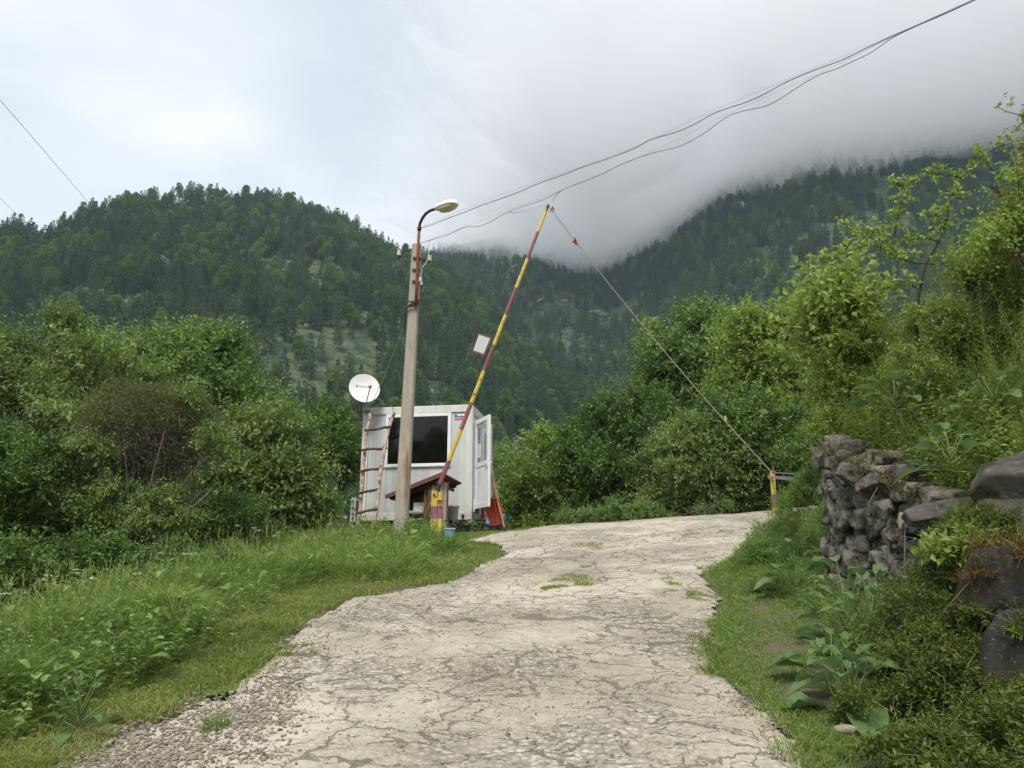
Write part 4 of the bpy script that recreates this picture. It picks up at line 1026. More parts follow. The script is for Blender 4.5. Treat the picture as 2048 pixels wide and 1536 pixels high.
umbels(list(zip(ux, uy)), r, M['flower'], label='flat white flower heads in the tall grass of the left bank')
# seed stalks of the tall grass
k0 = 900; ux, uy = sample_xy(6000, -7, -1.6, 3.4, 16, r); k = (road_sd(ux, uy) > 1.2) & (ux > edge_x(uy) - .7) & (ux < edge_x(uy) + 1.9); ux, uy = ux[k][:600], uy[k][:600]
lv = Leaves(); b = on_ground(ux, uy); n = len(ux); tp = b + np.stack([r.normal(size=n) * .06, r.normal(size=n) * .06, r.uniform(.34, .6, n)], 1)
lv.stem(b, tp, np.full(n, .0022), np.full(n, .0014), np.full(n, .8))
for j in range(9):
    f = .82 + .02 * j; lv.diamond(b + (tp - b) * f, unit((tp - b) + randdir(n, r) * .25), randdir(n, r), np.full(n, .04), np.full(n, .006), np.full(n, .95))
tag(link('seed_stalks', lv.mesh('seed_stalks', M['grass'])), 'thin grass seed stalks standing above the left bank', 'grass', kind='stuff')

# ---------------------------------------------------------------- individual plants of the verges
def plant(name, label, cat, px, py, Y, builder, m, group=None, z=None):
    x_, y_ = (at(px, py, Y).x, Y); zz = Hs(x_, y_) if z is None else z
    org = Vector((x_, y_, zz)); lv = Leaves(); builder(lv, np.array(org)); o = link(name, lv.mesh(name, m, org, True)); o.location = org
    return tag(o, label, cat, group)
def burdock(nb, size, seed, spread=.18, hgt=.3, flat=.25):
    def f(lv, o):
        r = np.random.default_rng(seed); a = np.arange(nb) * 2.4 + r.uniform(-.4, .4, nb); t = np.linspace(0, 1, nb)
        el = .15 + .9 * t + r.uniform(-.2, .2, nb); L_ = size * (1.0 - .45 * t) * r.uniform(.8, 1.15, nb)
        D = np.stack([np.cos(a) * np.cos(el), np.sin(a) * np.cos(el), np.sin(el)], 1)
        stl = spread * (1 - .5 * t) + .08; P = o + D * stl[:, None] + np.stack([0 * t, 0 * t, hgt * t], 1)
        lv.stem(np.repeat(o[None], nb, 0) + np.stack([0 * t, 0 * t, hgt * t * .7], 1), P, np.full(nb, .007), np.full(nb, .005), np.full(nb, .9))
        lv.big(P, unit(D + np.array([0, 0, -.15])), np.array([0, 0, 1.0]) + D * .0 + r.normal(size=(nb, 3)) * .12, L_, L_ * r.uniform(.62, .8, nb), r.uniform(.1, .8, nb), rows=8, droop=.45)
    return f
GP = 'big leaved burdock plants along the foot of the wall'
plant('burdock_plant', 'largest burdock with drooping blue green leaves nearest to the road edge', 'burdock', 1700, 1340, 4.9, burdock(16, .36, 1, .12, .2), M['burdock'], GP)
plant('burdock_plant', 'upright burdock with pointed leaves before the middle of the stone wall', 'burdock', 1745, 1270, 5.6, burdock(22, .27, 2, .16, .5), M['burdock'], GP)
plant('burdock_plant', 'burdock with a tall leafy tip between wall and road', 'burdock', 1690, 1220, 6.1, burdock(20, .25, 3, .16, .52), M['burdock'], GP)
plant('burdock_plant', 'burdock at the far corner of the wall under the feathery shrub', 'burdock', 1590, 1160, 8.0, burdock(20, .34, 4, .14, .42), M['burdock'], GP)
plant('burdock_plant', 'small burdock with a leaf hanging over a dead brown leaf', 'burdock', 1660, 1290, 5.4, burdock(12, .26, 5, .12, .2), M['burdock'], GP)
plant('burdock_plant', 'burdock low beside the black rock', 'burdock', 1800, 1250, 5.2, burdock(14, .2, 6, .12, .3), M['burdock'], GP)
def bushy(nst, rad, hh, leaf, wid, seed, nl=20, lean=.35, up=.35):
    def f(lv, o):
        r = np.random.default_rng(seed); a = r.uniform(0, 6.28, nst); q = np.sqrt(r.uniform(size=nst)) * rad
        b = np.stack([o[0] + q * np.cos(a), o[1] + q * np.sin(a), np.full(nst, o[2])], 1); b[:, 2] = np.where(o[2] < Hs(o[0], o[1]) + .3, H(b[:, 0], b[:, 1]), b[:, 2])
        stalks(lv, b, hh * r.uniform(.55, 1.15, nst) * (1 - .35 * q / rad), nl, leaf, wid, r, lean=lean, up=up)
    return f
plant('leafy_shrub', 'dense green weed bush at the foot of the concrete pole', 'shrub', 832, 1075, 13.2, bushy(75, .42, .72, .10, .5, 11, 18), M['weed'])
plant('leafy_shrub', 'tall weeds around the base of the wooden ladder', 'weeds', 735, 1065, 15.6, bushy(60, .6, .55, .10, .5, 12, 14), M['weed'])
plant('fern_plant', 'curled fern like frond before the small shelter', 'fern', 850, 1010, 14.6, bushy(6, .12, 1.0, .16, .22, 15, 26, .3, .1), M['weed'])
plant('broad_leaf_plant', 'broad leaved plant on the brink of the left bank', 'weed', 350, 1240, 6.6, burdock(16, .17, 16, .12, .34), M['bankweed'])
plant('broad_leaf_plant', 'pale thistle like plant low in the left bank', 'weed', 170, 1360, 4.6, burdock(18, .12, 17, .08, .22), M['burdock'])
plant('broad_leaf_plant', 'bright leafy plant sticking up from the brink of the left bank', 'weed', 120, 1170, 7.0, bushy(8, .1, .62, .12, .45, 18, 14), M['bankweed'])
plant('broad_leaf_plant', 'single leafy tip standing before the dark thicket', 'weed', 305, 1120, 8.6, bushy(3, .05, .6, .11, .42, 19, 12), M['bankweed'])
plant('grass_tuft', 'dark green grass tuft alone in the gravel', 'grass tuft', 437, 1400, 4.7, bushy(30, .09, .13, .05, .18, 20, 5, .5, 1.2), M['grass'])

# ---------------------------------------------------------------- mossy growth against the near wall and right corner
def blades_at(lv, P, h, w, r):
    n = len(P); D = unit(np.array([0, 0, .7]) + r.normal(size=(n, 3)) * .5); b = randdir(n, r); b[:, 2] -= .4
    lv.blade(P, D, b, h, np.full(n, w), r.uniform(.2, 1, n))
def mound_pts(n, cx, cyy, cz, rx, ry, rz, r):
    d = randdir(n, r); d[:, 2] = np.abs(d[:, 2]) * 1.2 - .35; q = (r.uniform(.72, 1.05, n))
    return np.stack([cx + d[:, 0] * rx * q, cyy + d[:, 1] * ry * q, cz + d[:, 2] * rz * q], 1), d
def mound(name, label, cat, blobs, n, leaf, m, seed, wid=.45, group=None, stuff=False, core=True):
    r = np.random.default_rng(seed); lv = Leaves(); 
    for (px, py, Y, rx, ry, rz) in blobs:
        c = at(px, py, Y); P, d = mound_pts(n, c.x, c.y, c.z, rx, ry, rz, r)
        P += d * ((fbm(P[:, 0] * 9 + P[:, 2] * 7, P[:, 1] * 9 + P[:, 2] * 5, 3, seed) - .5) * .34)[:, None]
        kp = fbm(P[:, 0] * 6 + 3, P[:, 2] * 6 + P[:, 1] * 4, 3, seed + 1) + r.uniform(-.08, .08, n) > .44; P = P[kp]; d = d[kp]; n_ = len(P)
        q = r.uniform(size=n_) < .07; stalks(lv, P[q] - d[q] * .05, r.uniform(.06, .22, q.sum()), 12, leaf * r.uniform(1, 1.5), wid, r, lean=.8, up=.4, stemr=.0015)
        q = r.uniform(size=n_) < .10; blades_at(lv, P[q], r.uniform(.06, .2, q.sum()), .004, r)
        D = unit(d * .8 + randdir(n_, r) * .9 + np.array([0, 0, .3])); m_ = 4
        P4 = np.repeat(P, m_, 0) + np.repeat(D, m_, 0) * (np.tile(np.linspace(0, 1, m_), n_) * leaf * 1.6)[:, None]
        D4 = unit(np.repeat(D, m_, 0) * .6 + randdir(n_ * m_, r) * .8)
        s = leaf * r.uniform(.35, 1.5, n_ * m_); lv.diamond(P4, D4, randdir(n_ * m_, r) + np.array([0, 0, .8]), s, s * wid, np.clip(np.repeat(r.beta(2, 2.4, n_), m_) * .8 + r.uniform(-.1, .2, n_ * m_), 0, 1))
    org = at(*blobs[0][:3]); org.z -= blobs[0][5] * .4
    o = link(name, lv.mesh(name, m, org)); o.location = org
    return tag(o, label, cat, group, 'stuff' if stuff else None)
M['mossleaf'] = leafmat('creeper_leaf', (0.054, 0.09, 0.0168), (0.144, 0.198, 0.036), (0.288, 0.288, 0.084))
mound('creeping_shrub', 'fine leaved creeping bush bulging from the wall over the right verge', 'shrub',
      [(1850,1250,4.9,.30,.35,.34),(1800,1340,4.75,.24,.3,.24),(1900,1160,5.1,.20,.3,.26),(1890,1350,4.6,.26,.3,.28),(1930,1100,5.0,.16,.25,.16),(1770,1420,4.6,.2,.25,.12),(1960,1060,4.9,.16,.25,.10)], 2300, .026, M['mossleaf'], 31, wid=.4)
mound('creeping_shrub', 'bright fresh clump of leaves growing between the rocks of the wall', 'shrub',
      [(1925,1085,4.75,.14,.14,.09),(1895,1105,4.7,.1,.12,.07)], 260, .05, M['bankweed'], 32, wid=.5)
mound('creeping_shrub', 'low leafy growth filling the bottom right corner of the photo', 'shrub',
      [(1960,1490,3.9,.32,.3,.11),(1850,1515,3.9,.24,.3,.07),(2040,1450,3.9,.22,.3,.14),(2060,1090,4.6,.14,.3,.12)], 1300, .03, M['mossleaf'], 33)
mound('feathery_shrub', 'feathery grey green shrub at the foot of the yellow end post', 'shrub',
      [(1560,1085,9.9,.42,.45,.30),(1600,1035,9.4,.30,.4,.44),(1620,985,9.2,.14,.3,.28),(1530,1110,9.6,.3,.3,.16)], 1500, .04, M['weed'], 34, wid=.22)
M['moss2'] = leafmat('rusty_moss', (.07, .05, .015), (.17, .115, .025), (.30, .21, .05), transl=.1)
mound('moss_cushion', 'rusty orange moss cushion over the black rock at the right edge', 'moss', [(2000,1100,4.45,.13,.2,.05),(2050,1110,4.3,.12,.2,.06),(1960,1150,4.45,.07,.15,.05)], 1200, .012, M['moss2'], 35, wid=.35)
mound('creeping_shrub', 'dark creeper hanging down between the two black rocks', 'shrub', [(1960,1290,4.5,.10,.2,.22),(1975,1400,4.3,.12,.2,.16),(2040,1255,4.2,.14,.15,.05)], 900, .024, M['mossleaf'], 36, wid=.4)
# grass and weeds leaning out of the wall foot
r = np.random.default_rng(77); lv = Leaves(); X_ = r.uniform(1.9, 3.35, 5200); Y_ = r.uniform(3.4, 7.8, 5200); k = X_ > 2.2 + (Y_ - 4) * .16; X_, Y_ = X_[k], Y_[k]
blades(lv, X_, Y_, r.uniform(.08, .34, len(X_)), np.full(len(X_), .006), r.uniform(.1, 1, len(X_)), r, lean=.5)
k = r.uniform(size=len(X_)) < .11; stalks(lv, on_ground(X_[k], Y_[k]), r.uniform(.12, .42, k.sum()), 16, .05, .42, r, lean=.4)
tag(link('weeds', lv.mesh('wall_foot_weeds', M['weed'])), 'mixed weeds and grass along the foot of the stone wall', 'weeds', kind='stuff')

# ================================================================== RIGHT BANK GROWTH
r = np.random.default_rng(1200)
def bank_xy(n, x0, x1, y0, y1):
    x = r.uniform(x0, x1, n); y = r.uniform(y0, y1, n); k = (x > WX + .25) & (np.hypot(x, y) > 4.6); return x[k], y[k]
lv = Leaves()
x, y = bank_xy(3600, 3.5, 9.5, 3.6, 10.2); x2, y2 = bank_xy(1500, 3.5, 4.4, 4.2, 9.0); x = np.concatenate([x, x2]); y = np.concatenate([y, y2]); g = fbm(x * .8, y * .8, 2, 121) + r.uniform(-.12, .12, len(x))
hs = r.uniform(.35, .95, len(x)) * np.interp(x, [3.5, 4.0, 6], [.65, .95, 1.25])
k = g > .5; stalks(lv, on_ground(x[k], y[k]), hs[k], 46, .06, .17, r, lean=.22, up=.75, taper=.35)          # feathery stalks
k = (g <= .5) & (g > .4); stalks(lv, on_ground(x[k], y[k]), hs[k] * .8, 26, .06, .42, r, lean=.3, up=.3)
k = g <= .4; stalks(lv, on_ground(x[k], y[k]), hs[k] * .7, 20, .08, .4, r, lean=.35, up=.5)
x = r.uniform(4.0, 7.2, 620); y = r.uniform(5.6, 9.4, 620); stalks(lv, on_ground(x, y), r.uniform(.9, 1.6, 620), 60, .07, .17, r, lean=.2, up=.8, taper=.3)
x = r.uniform(3.5, 4.3, 260); y = r.uniform(4.8, 8.6, 260); stalks(lv, on_ground(x, y), r.uniform(.3, .8, 260), 16, .12, .4, r, lean=.4, up=.3)
tag(link('undergrowth', lv.mesh('undergrowth', M['bankweed'])), 'yellow green feathery weeds covering the bank above the stone wall', 'weeds', kind='stuff')
x, y = bank_xy(60000, 3.4, 9.5, 3.4, 10.2); lv = Leaves(); n = len(x)
blades(lv, x, y, r.uniform(.1, .42, n), np.full(n, .007), r.uniform(.1, .9, n), r, lean=.5)
tag(link('grass', lv.mesh('bank_grass', M['grass'])), 'tangled grass between the weeds of the right bank', 'grass', kind='stuff')
G3 = 'shrubs on the right bank'
leafy_tree('leafy_shrub', 'fine leaved shrub leaning over the far end of the wall', 'shrub', 8.7,
    [(1730,720,70),(1700,800,60),(1780,780,70),(1670,860,45),(1740,850,55),(1820,850,60),(1690,690,40),(1760,650,36),(1850,720,50)], M['leafD'], .036, 5200, 141, base=(4.3, 9.0), group=G3, trunk_r=.04, nl=9)
leafy_tree('leafy_shrub', 'yellow green shrub rising at the right edge under the top bush', 'shrub', 7.2,
    [(1980,580,75),(2060,540,95),(1930,680,70),(2000,700,80),(1880,640,42),(2080,680,80),(1930,560,34),(1850,760,60),(1960,800,70)], M['bankweed'], .035, 6000, 142, base=(4.9, 7.4), group=G3, trunk_r=.04, nl=9)
leafy_tree('leafy_shrub', 'bright bush in the top right corner with leaves against the cloud', 'shrub', 6.4,
    [(2050,400,56),(2090,330,60),(2000,430,34),(2035,300,26),(1995,375,24),(2015,490,40),(2080,470,60)], M['leafD'], .05, 1000, 143, base=(4.9, 6.6), group=G3, trunk_r=.04, nl=8)
leafy_tree('leafy_shrub', 'maple like fresh green sprout left of the black stemmed tree', 'shrub', 8.9,
    [(1700,600,26),(1680,640,30),(1720,620,24),(1660,680,26),(1725,585,16),(1650,740,30),(1690,700,30)], M['leafD'], .11, 620, 144, base=(3.9, 9.0), group=G3, trunk_r=.025, nl=6)
for (px, py, Y, sd_, lb) in ((1985, 790, 6.2, 51, 'broad leaved burdock on the bank above the great pale boulder'), (1900, 905, 6.0, 52, 'low burdock between bank weeds and wall top'), (1790, 790, 7.0, 53, 'burdock with one big hanging leaf in the middle of the bank weeds')):
    plant('burdock_plant', lb, 'burdock', px, py, Y, burdock(12, .26, sd_, .16, .2), M['burdock'], 'burdocks on the right bank', z=at(px, py, Y).z - .15)
# sparse young tree with black stem
def sparse_tree():
    Y = 7.4; paths = [
      [(1832,640),(1839,582),(1852,527),(1878,484),(1893,441),(1904,393),(1923,355),(1964,312),(1990,297)],
      [(1852,527),(1830,527),(1801,518),(1762,496),(1740,488),(1706,500),(1672,512),(1616,526)],
      [(1762,496),(1758,471),(1755,455)],
      [(1801,518),(1788,500),(1753,462),(1706,472),(1690,440)],
      [(1790,470),(1797,423),(1806,395),(1800,367),(1785,362)],
      [(1923,355),(1890,350),(1857,346),(1850,342)],[(1857,350),(1842,365),(1812,372),(1790,370)],
      [(1893,441),(1870,430),(1845,435),(1840,430)],[(1878,484),(1850,475),(1820,480),(1800,470)],
      [(1839,582),(1815,560),(1780,575),(1735,585),(1705,600)],
      [(2060,236),(2030,228),(2010,222),(1994,213)],[(2060,236),(2040,250),(2028,262)],[(1990,297),(2040,280),(2080,250)],
      [(1852,527),(1880,530),(1905,520),(1925,505)],[(1904,393),(1930,400),(1950,385)],[(1964,312),(1975,330),(1990,345)]]
    b = (3.95, 7.5); org = Vector((b[0], b[1], Hs(*b) - .1)); rr = np.random.default_rng(77)
    root = thing('young_tree', 'young tree with thin black stem and sparse leafy branches against the cloud', 'tree', org)
    mb = MB(); lv = Leaves()
    mb.tube([org, org.lerp(at(1832, 640, Y), .5) + Vector((.04, 0, 0)), at(1832, 640, Y)], [.03, .025, .02], 7)
    for i, pth in enumerate(paths):
        dy = np.cumsum(rr.normal(size=len(pth)) * .02) * (i > 0); pts = [at(p[0], p[1], Y + dy[j] * 0.9) for j, p in enumerate(pth)]
        w0 = .014 if i == 0 else .0055; mb.tube(pts, [w0 * (1 - .75 * j / len(pts)) for j in range(len(pts))], 6)
        if i == 0: pts = pts[3:]
        P = np.array([p[:] for p in pts]); seg = np.linalg.norm(np.diff(P, axis=0), axis=1); tot = seg.sum(); nn = int(tot * (80 if i in (1, 3, 4, 5, 7, 8, 9) else 45))
        for q in range(nn):
            t = rr.uniform(.05, 1) * tot; k = 0
            while k < len(seg) - 1 and t > seg[k]: t -= seg[k]; k += 1
            c = P[k] + (P[k + 1] - P[k]) * min(1, t / seg[k]); m = int(rr.integers(2, 6)); o_ = randdir(1, rr)[0] * rr.uniform(.01, .15); o_[2] = abs(o_[2]) * .8
            D = unit(randdir(m, rr) + o_ * 6); s = rr.uniform(.03, .07, m)
            lv.diamond(np.repeat((c + o_)[None], m, 0), D, randdir(m, rr) * .6 + np.array([0, 0, .8]), s, s * .62, rr.uniform(.2, 1, m))
            lv.stem(c[None], (c + o_)[None], [.0015], [.001], np.array([.1]))
    mb.build('trunk', M['blacktwig'], root, org, smooth=True); link('leaves', lv.mesh('leaves', M['leafD'], org), root)
sparse_tree()
# dry trailing stems on the wall
mb = MB()
for (a, b_, c, Y) in (((1745,955),(1840,1000),(1900,1040),6.6),((1700,905),(1760,880),(1800,850),7.4),((1625,1000),(1645,950),(1690,900),8.0),((1640,880),(1700,960),(1765,985),7.2),((1755,975),(1740,1000),(1735,1020),6.7),((1810,1060),(1808,1140),(1822,1230),5.5)):
    mb.tube([at(*a, Y), at(*b_, Y - .1), at(*c, Y - .25)], [.004, .003, .0015], 4, False)
tag(mb.build('dry_stems', M['twig']), 'thin dry stems trailing over the top of the stone wall', 'stems', kind='stuff')
# moss on the wall top
def moss():
    lv = Leaves(); rr = np.random.default_rng(5)
    n = 9000; y = rr.uniform(4.6, 8.2, n); x = WX + rr.uniform(-.14, .55, n); z = wbase(y) + wall_top(y) + rr.uniform(-.02, .10, n) * fbm(x * 5, y * 5, 2, 5) * 1.4 - .04 * (x < WX)
    k = fbm(x * 3, y * 3, 3, 6) > .47; P = np.stack([x, y, z], 1)[k]; n = len(P)
    lv.diamond(P, unit(randdir(n, rr) + np.array([0, 0, .7])), randdir(n, rr), rr.uniform(.015, .05, n), rr.uniform(.006, .014, n), rr.uniform(0, 1, n))
    tag(link('moss', lv.mesh('moss', leafmat('moss', (.05, .045, .012), (.10, .085, .02), (.16, .11, .03), transl=.1))), 'brown green moss cushions on the stones of the wall', 'moss', kind='stuff')
moss()

# ================================================================== GRAVEL
def pebbles():
    rr = np.random.default_rng(44); D, T = ICO[1]; Vs = []; n0 = 0; Ts = []; ti = []
    C = []
    for (px, py, wx, wy, n) in [(300,1490,260,60,1700),(480,1430,130,45,900),(560,1370,70,40,420),(620,1300,60,40,350),(200,1530,200,40,900),(700,1230,70,25,260),(1500,1400,60,40,420),(1440,1330,25,50,200),(1560,1460,40,30,160),(900,1190,90,20,160),(1420,1200,25,40,120),(1050,1400,420,120,420),(820,1250,150,60,260)]:
        gx = rr.normal(size=n) * .5 * wx + px; gy = rr.normal(size=n) * .5 * wy + py
        for a, b in zip(gx, gy):
            if b < 1190: continue
            C.append((a, b))
    for (a, b) in C:
        x, y, z = ray(a, b); 
        # plane estimate of the ground is enough here
        Y = EYE / (.16 - z / y) if .16 - z / y > .05 else 12
        X_ = x / y * Y; s = .004 + .015 * rr.beta(1.2, 5.5); s *= (1.25 if a < 600 else .8)
        q = rr.normal(size=3) * .18; f = np.array([s * rr.uniform(.8, 1.5), s * rr.uniform(.7, 1.2), s * rr.uniform(.45, .75)])
        an = rr.uniform(0, 3.14); P = D * f * (1 + .16 * rr.normal(size=(len(D), 1))); P = np.stack([P[:, 0] * math.cos(an) - P[:, 1] * math.sin(an), P[:, 0] * math.sin(an) + P[:, 1] * math.cos(an), P[:, 2]], 1)
        Vs.append(P + np.array([X_, Y, 0])); C_ = (X_, Y); Ts.append(T + n0); n0 += len(D); ti.append(np.full(len(D), np.clip(rr.normal(.5, .3), 0, 1)))
    V = np.concatenate(Vs); k = len(D); cx = V[:, 0].reshape(-1, k).mean(1); cyy = V[:, 1].reshape(-1, k).mean(1)
    zz = H(cx, cyy) + .018 + (fbm(cx * 2.2, cyy * 2.2, 4, 31) - 0.5) * 0.022; V[:, 2] += np.repeat(zz, k)
    tag(link('gravel', np_mesh('gravel', V, np.concatenate(Ts), M['pebble'], np.concatenate(ti), smooth=True)), 'loose pebbles along the edges of the concrete road', 'gravel', kind='stuff')
pebbles()

# ================================================================== MATERIALS OF THE BUILT THINGS
def stained(name, base, base2, stains, scale=8, rough=.85, rust=(0.20, 0.095, 0.045), bump=.2, streak=(1, 1, .12)):
    """painted or cast surface with stains at given places: (x,y,z,rx,ry,rz,strength)"""
    m = mat(name, base, base2, scale, rough, bump, spec=.3); nt = m.node_tree; N = nt.nodes.new; L = nt.links.new
    p = [n for n in nt.nodes if n.type == 'BSDF_PRINCIPLED'][0]; src = p.inputs['Base Color'].links[0].from_socket
    tc = N('ShaderNodeTexCoord'); mp0 = N('ShaderNodeMapping'); mp0.inputs['Scale'].default_value = streak; L(tc.outputs['Object'], mp0.inputs[0])
    nz = N('ShaderNodeTexNoise'); nz.inputs['Scale'].default_value = 22; nz.inputs['Detail'].default_value = 6; L(mp0.outputs[0], nz.inputs['Vector'])
    # faint dirty streaks everywhere
    mx = N('ShaderNodeMixRGB'); mx.blend_type = 'MULTIPLY'; cr = N('ShaderNodeValToRGB'); cr.color_ramp.elements[0].position = .3; cr.color_ramp.elements[0].color = (.82, .80, .77, 1); cr.color_ramp.elements[1].position = .55; cr.color_ramp.elements[1].color = (1, 1, 1, 1)
    L(nz.outputs[0], cr.inputs[0]); mx.inputs[0].default_value = 1; L(src, mx.inputs[1]); L(cr.outputs[0], mx.inputs[2]); src = mx.outputs[0]
    for (x, y, z, rx, ry, rz, st) in stains:
        mp = N('ShaderNodeMapping'); mp.vector_type = 'TEXTURE'; mp.inputs['Location'].default_value = (x, y, z); mp.inputs['Scale'].default_value = (rx, ry, rz); L(tc.outputs['Object'], mp.inputs[0])
        ln = N('ShaderNodeVectorMath'); ln.operation = 'LENGTH'; L(mp.outputs[0], ln.inputs[0])
        a = N('ShaderNodeMath'); a.operation = 'SUBTRACT'; a.inputs[0].default_value = 1.0; L(ln.outputs['Value'], a.inputs[1])
        b = N('ShaderNodeMath'); b.operation = 'MULTIPLY_ADD'; L(nz.outputs[0], b.inputs[0]); b.inputs[1].default_value = 2.2; b.inputs[2].default_value = -1.15
        c = N('ShaderNodeMath'); c.operation = 'ADD'; L(a.outputs[0], c.inputs[0]); L(b.outputs[0], c.inputs[1])
        d = N('ShaderNodeMath'); d.operation = 'MULTIPLY'; d.use_clamp = True; cl = N('ShaderNodeClamp'); L(c.outputs[0], cl.inputs[0]); L(cl.outputs[0], d.inputs[0]); d.inputs[1].default_value = st * 2
        m2 = N('ShaderNodeMixRGB'); L(d.outputs[0], m2.inputs[0]); L(src, m2.inputs[1]); m2.inputs[2].default_value = (*rust, 1); src = m2.outputs[0]
    L(src, p.inputs['Base Color']); return m
K = {}
K['panel'] = stained('cabin_panel', (0.57, 0.585, 0.58), (0.51, 0.525, 0.52), [(1.9,0,.2,.7,.3,.22,.12),(.6,0,.15,.6,.3,.2,.12)], 1.2, .45, (0.25,0.22,0.16), .03, (.22,.22,.02))
K['frame'] = stained('cabin_frame', (0.66, 0.67, 0.62), (0.58, 0.59, 0.54), [(.1,0,.1,.3,.3,.16,.2),(2.4,0,.1,.4,.3,.16,.25)], 2.0, .45, (0.22,0.18,0.12), .03, (.3,.3,.03))
K['upvc'] = mat('white_plastic', (0.78, 0.79, 0.82), (0.72, 0.73, 0.76), 3, .35, 0)
K['seam'] = mat('panel_seam', (0.38, 0.40, 0.40), (0.33, 0.34, 0.34), 3, .6, 0)
K['glass'] = bpy.data.materials.new('dark_window_glass'); nt, N_, L_ = nodes(K['glass']); _o = N_('ShaderNodeOutputMaterial'); _p = N_('ShaderNodeBsdfPrincipled'); L_(_p.outputs[0], _o.inputs[0])
_p.inputs['Base Color'].default_value = (.005, .0055, .004, 1); _p.inputs['Roughness'].default_value = .04; _p.inputs['Specular IOR Level'].default_value = .45
K['doorglass'] = bpy.data.materials.new('door_glass'); nt, N_, L_ = nodes(K['doorglass']); _o = N_('ShaderNodeOutputMaterial'); _p = N_('ShaderNodeBsdfPrincipled'); L_(_p.outputs[0], _o.inputs[0])
_p.inputs['Base Color'].default_value = (.85, .88, .88, 1); _p.inputs['Roughness'].default_value = .04; _p.inputs['Transmission Weight'].default_value = .9; _p.inputs['IOR'].default_value = 1.2
K['paper'] = mat('paper', (0.74, 0.76, 0.76), (0.68, 0.70, 0.70), 9, .8, 0)
K['ink'] = mat('grey_print', (0.35, 0.37, 0.38), (0.3, 0.3, 0.32), 9, .8, 0)
K['inkgreen'] = mat('green_grey_print', (0.42, 0.50, 0.48), (0.34, 0.42, 0.41), 40, .8, 0)
K['blue'] = mat('blue_paint', (0.05, 0.16, 0.33), (0.03, 0.10, 0.22), 9, .5, 0)
K['ltblue'] = mat('light_blue_plastic', (0.16, 0.40, 0.60), (0.12, 0.32, 0.5), 9, .5, 0)
K['palered'] = mat('pale_red_print', (0.55, 0.16, 0.20), (0.48, 0.12, 0.15), 9, .6, 0)
K['pink'] = mat('pink_print', (0.72, 0.22, 0.34), (0.66, 0.18, 0.30), 9, .6, 0)
K['dish'] = mat('dish_enamel', (0.74, 0.75, 0.72), (0.68, 0.69, 0.66), 3, .45, 0)
K['zinc'] = mat('galvanised_steel', (0.34, 0.35, 0.36), (0.24, 0.25, 0.26), 12, .45, .05, metallic=.6)
K['darkmetal'] = mat('dark_metal', (0.05, 0.048, 0.048), (0.03, 0.028, 0.028), 12, .5, .05, metallic=.3)
K['rustred'] = mat('rusty_red_paint', (0.24, 0.06, 0.035), (0.13, 0.04, 0.025), 14, .7, .2, lo=.4, hi=.55)
K['porcelain'] = mat('porcelain', (0.66, 0.66, 0.62), (0.5, 0.5, 0.46), 14, .3, 0)
K['lampwhite'] = mat('lamp_housing', (0.80, 0.83, 0.86), (0.74, 0.77, 0.80), 6, .4, 0)
K['lens'] = mat('yellowed_lens', (0.62, 0.59, 0.36), (0.5, 0.46, 0.26), 8, .35, 0)
K['cable'] = mat('grey_cable', (0.16, 0.16, 0.17), (0.11, 0.11, 0.12), 14, .6, 0)
K['thincable'] = mat('pale_wire', (0.30, 0.29, 0.31), (0.24, 0.23, 0.25), 14, .6, 0)
K['whitecable'] = mat('white_cable', (0.55, 0.56, 0.52), (0.42, 0.43, 0.40), 14, .6, 0)
K['rope'] = mat('rope', (0.34, 0.30, 0.27), (0.24, 0.2, 0.18), 60, .9, .2)
K['redcord'] = mat('red_ribbon', (0.42, 0.05, 0.08), (0.30, 0.03, 0.05), 40, .8, 0)
K['yellow'] = mat('chipped_yellow_paint', (0.60, 0.45, 0.09), (0.48, 0.35, 0.08), 9, .5, .1, lo=.42, hi=.5, c3=(0.16, 0.07, 0.03))
K['maroon'] = mat('faded_maroon_paint', (0.27, 0.10, 0.105), (0.20, 0.065, 0.07), 9, .6, .1)
K['purple'] = mat('faded_purple_paint', (0.30, 0.14, 0.19), (0.23, 0.09, 0.14), 14, .6, .1, c3=(0.5, 0.42, 0.4))
K['maroonroof'] = mat('maroon_sheet', (0.17, 0.075, 0.07), (0.11, 0.045, 0.042), 5, .6, .1)
K['darkunder'] = mat('dark_sheet_underside', (0.05, 0.035, 0.03), (0.03, 0.022, 0.02), 5, .8, .1)
K['plank'] = mat('pale_plank', (0.42, 0.33, 0.24), (0.30, 0.23, 0.16), 6, .85, .3)
K['brownwood'] = mat('brown_board', (0.18, 0.10, 0.055), (0.09, 0.05, 0.03), 6, .85, .3)
K['greywood'] = mat('weathered_wood', (0.30, 0.28, 0.26), (0.19, 0.17, 0.155), 8, .9, .3)
K['pinebark'] = mat('peeled_pine_pole', (0.50, 0.39, 0.31), (0.27, 0.20, 0.16), 9, .9, .4, lo=.42, hi=.56, c3=(0.07, 0.045, 0.035))
K['rung'] = mat('rough_rung_bark', (0.15, 0.10, 0.075), (0.075, 0.05, 0.04), 12, .95, .5)
K['orangewood'] = mat('orange_pole_wood', (0.50, 0.24, 0.11), (0.38, 0.17, 0.08), 6, .8, .2)
K['barrow'] = mat('orange_red_plastic', (0.52, 0.085, 0.035), (0.40, 0.06, 0.025), 5, .5, 0)
K['bucket'] = mat('white_bucket_plastic', (0.78, 0.80, 0.78), (0.54, 0.56, 0.54), 5, .45, 0)
K['black'] = mat('black_plastic_and_shade', (0.025, 0.027, 0.03), (0.015, 0.016, 0.018), 9, .5, .3)
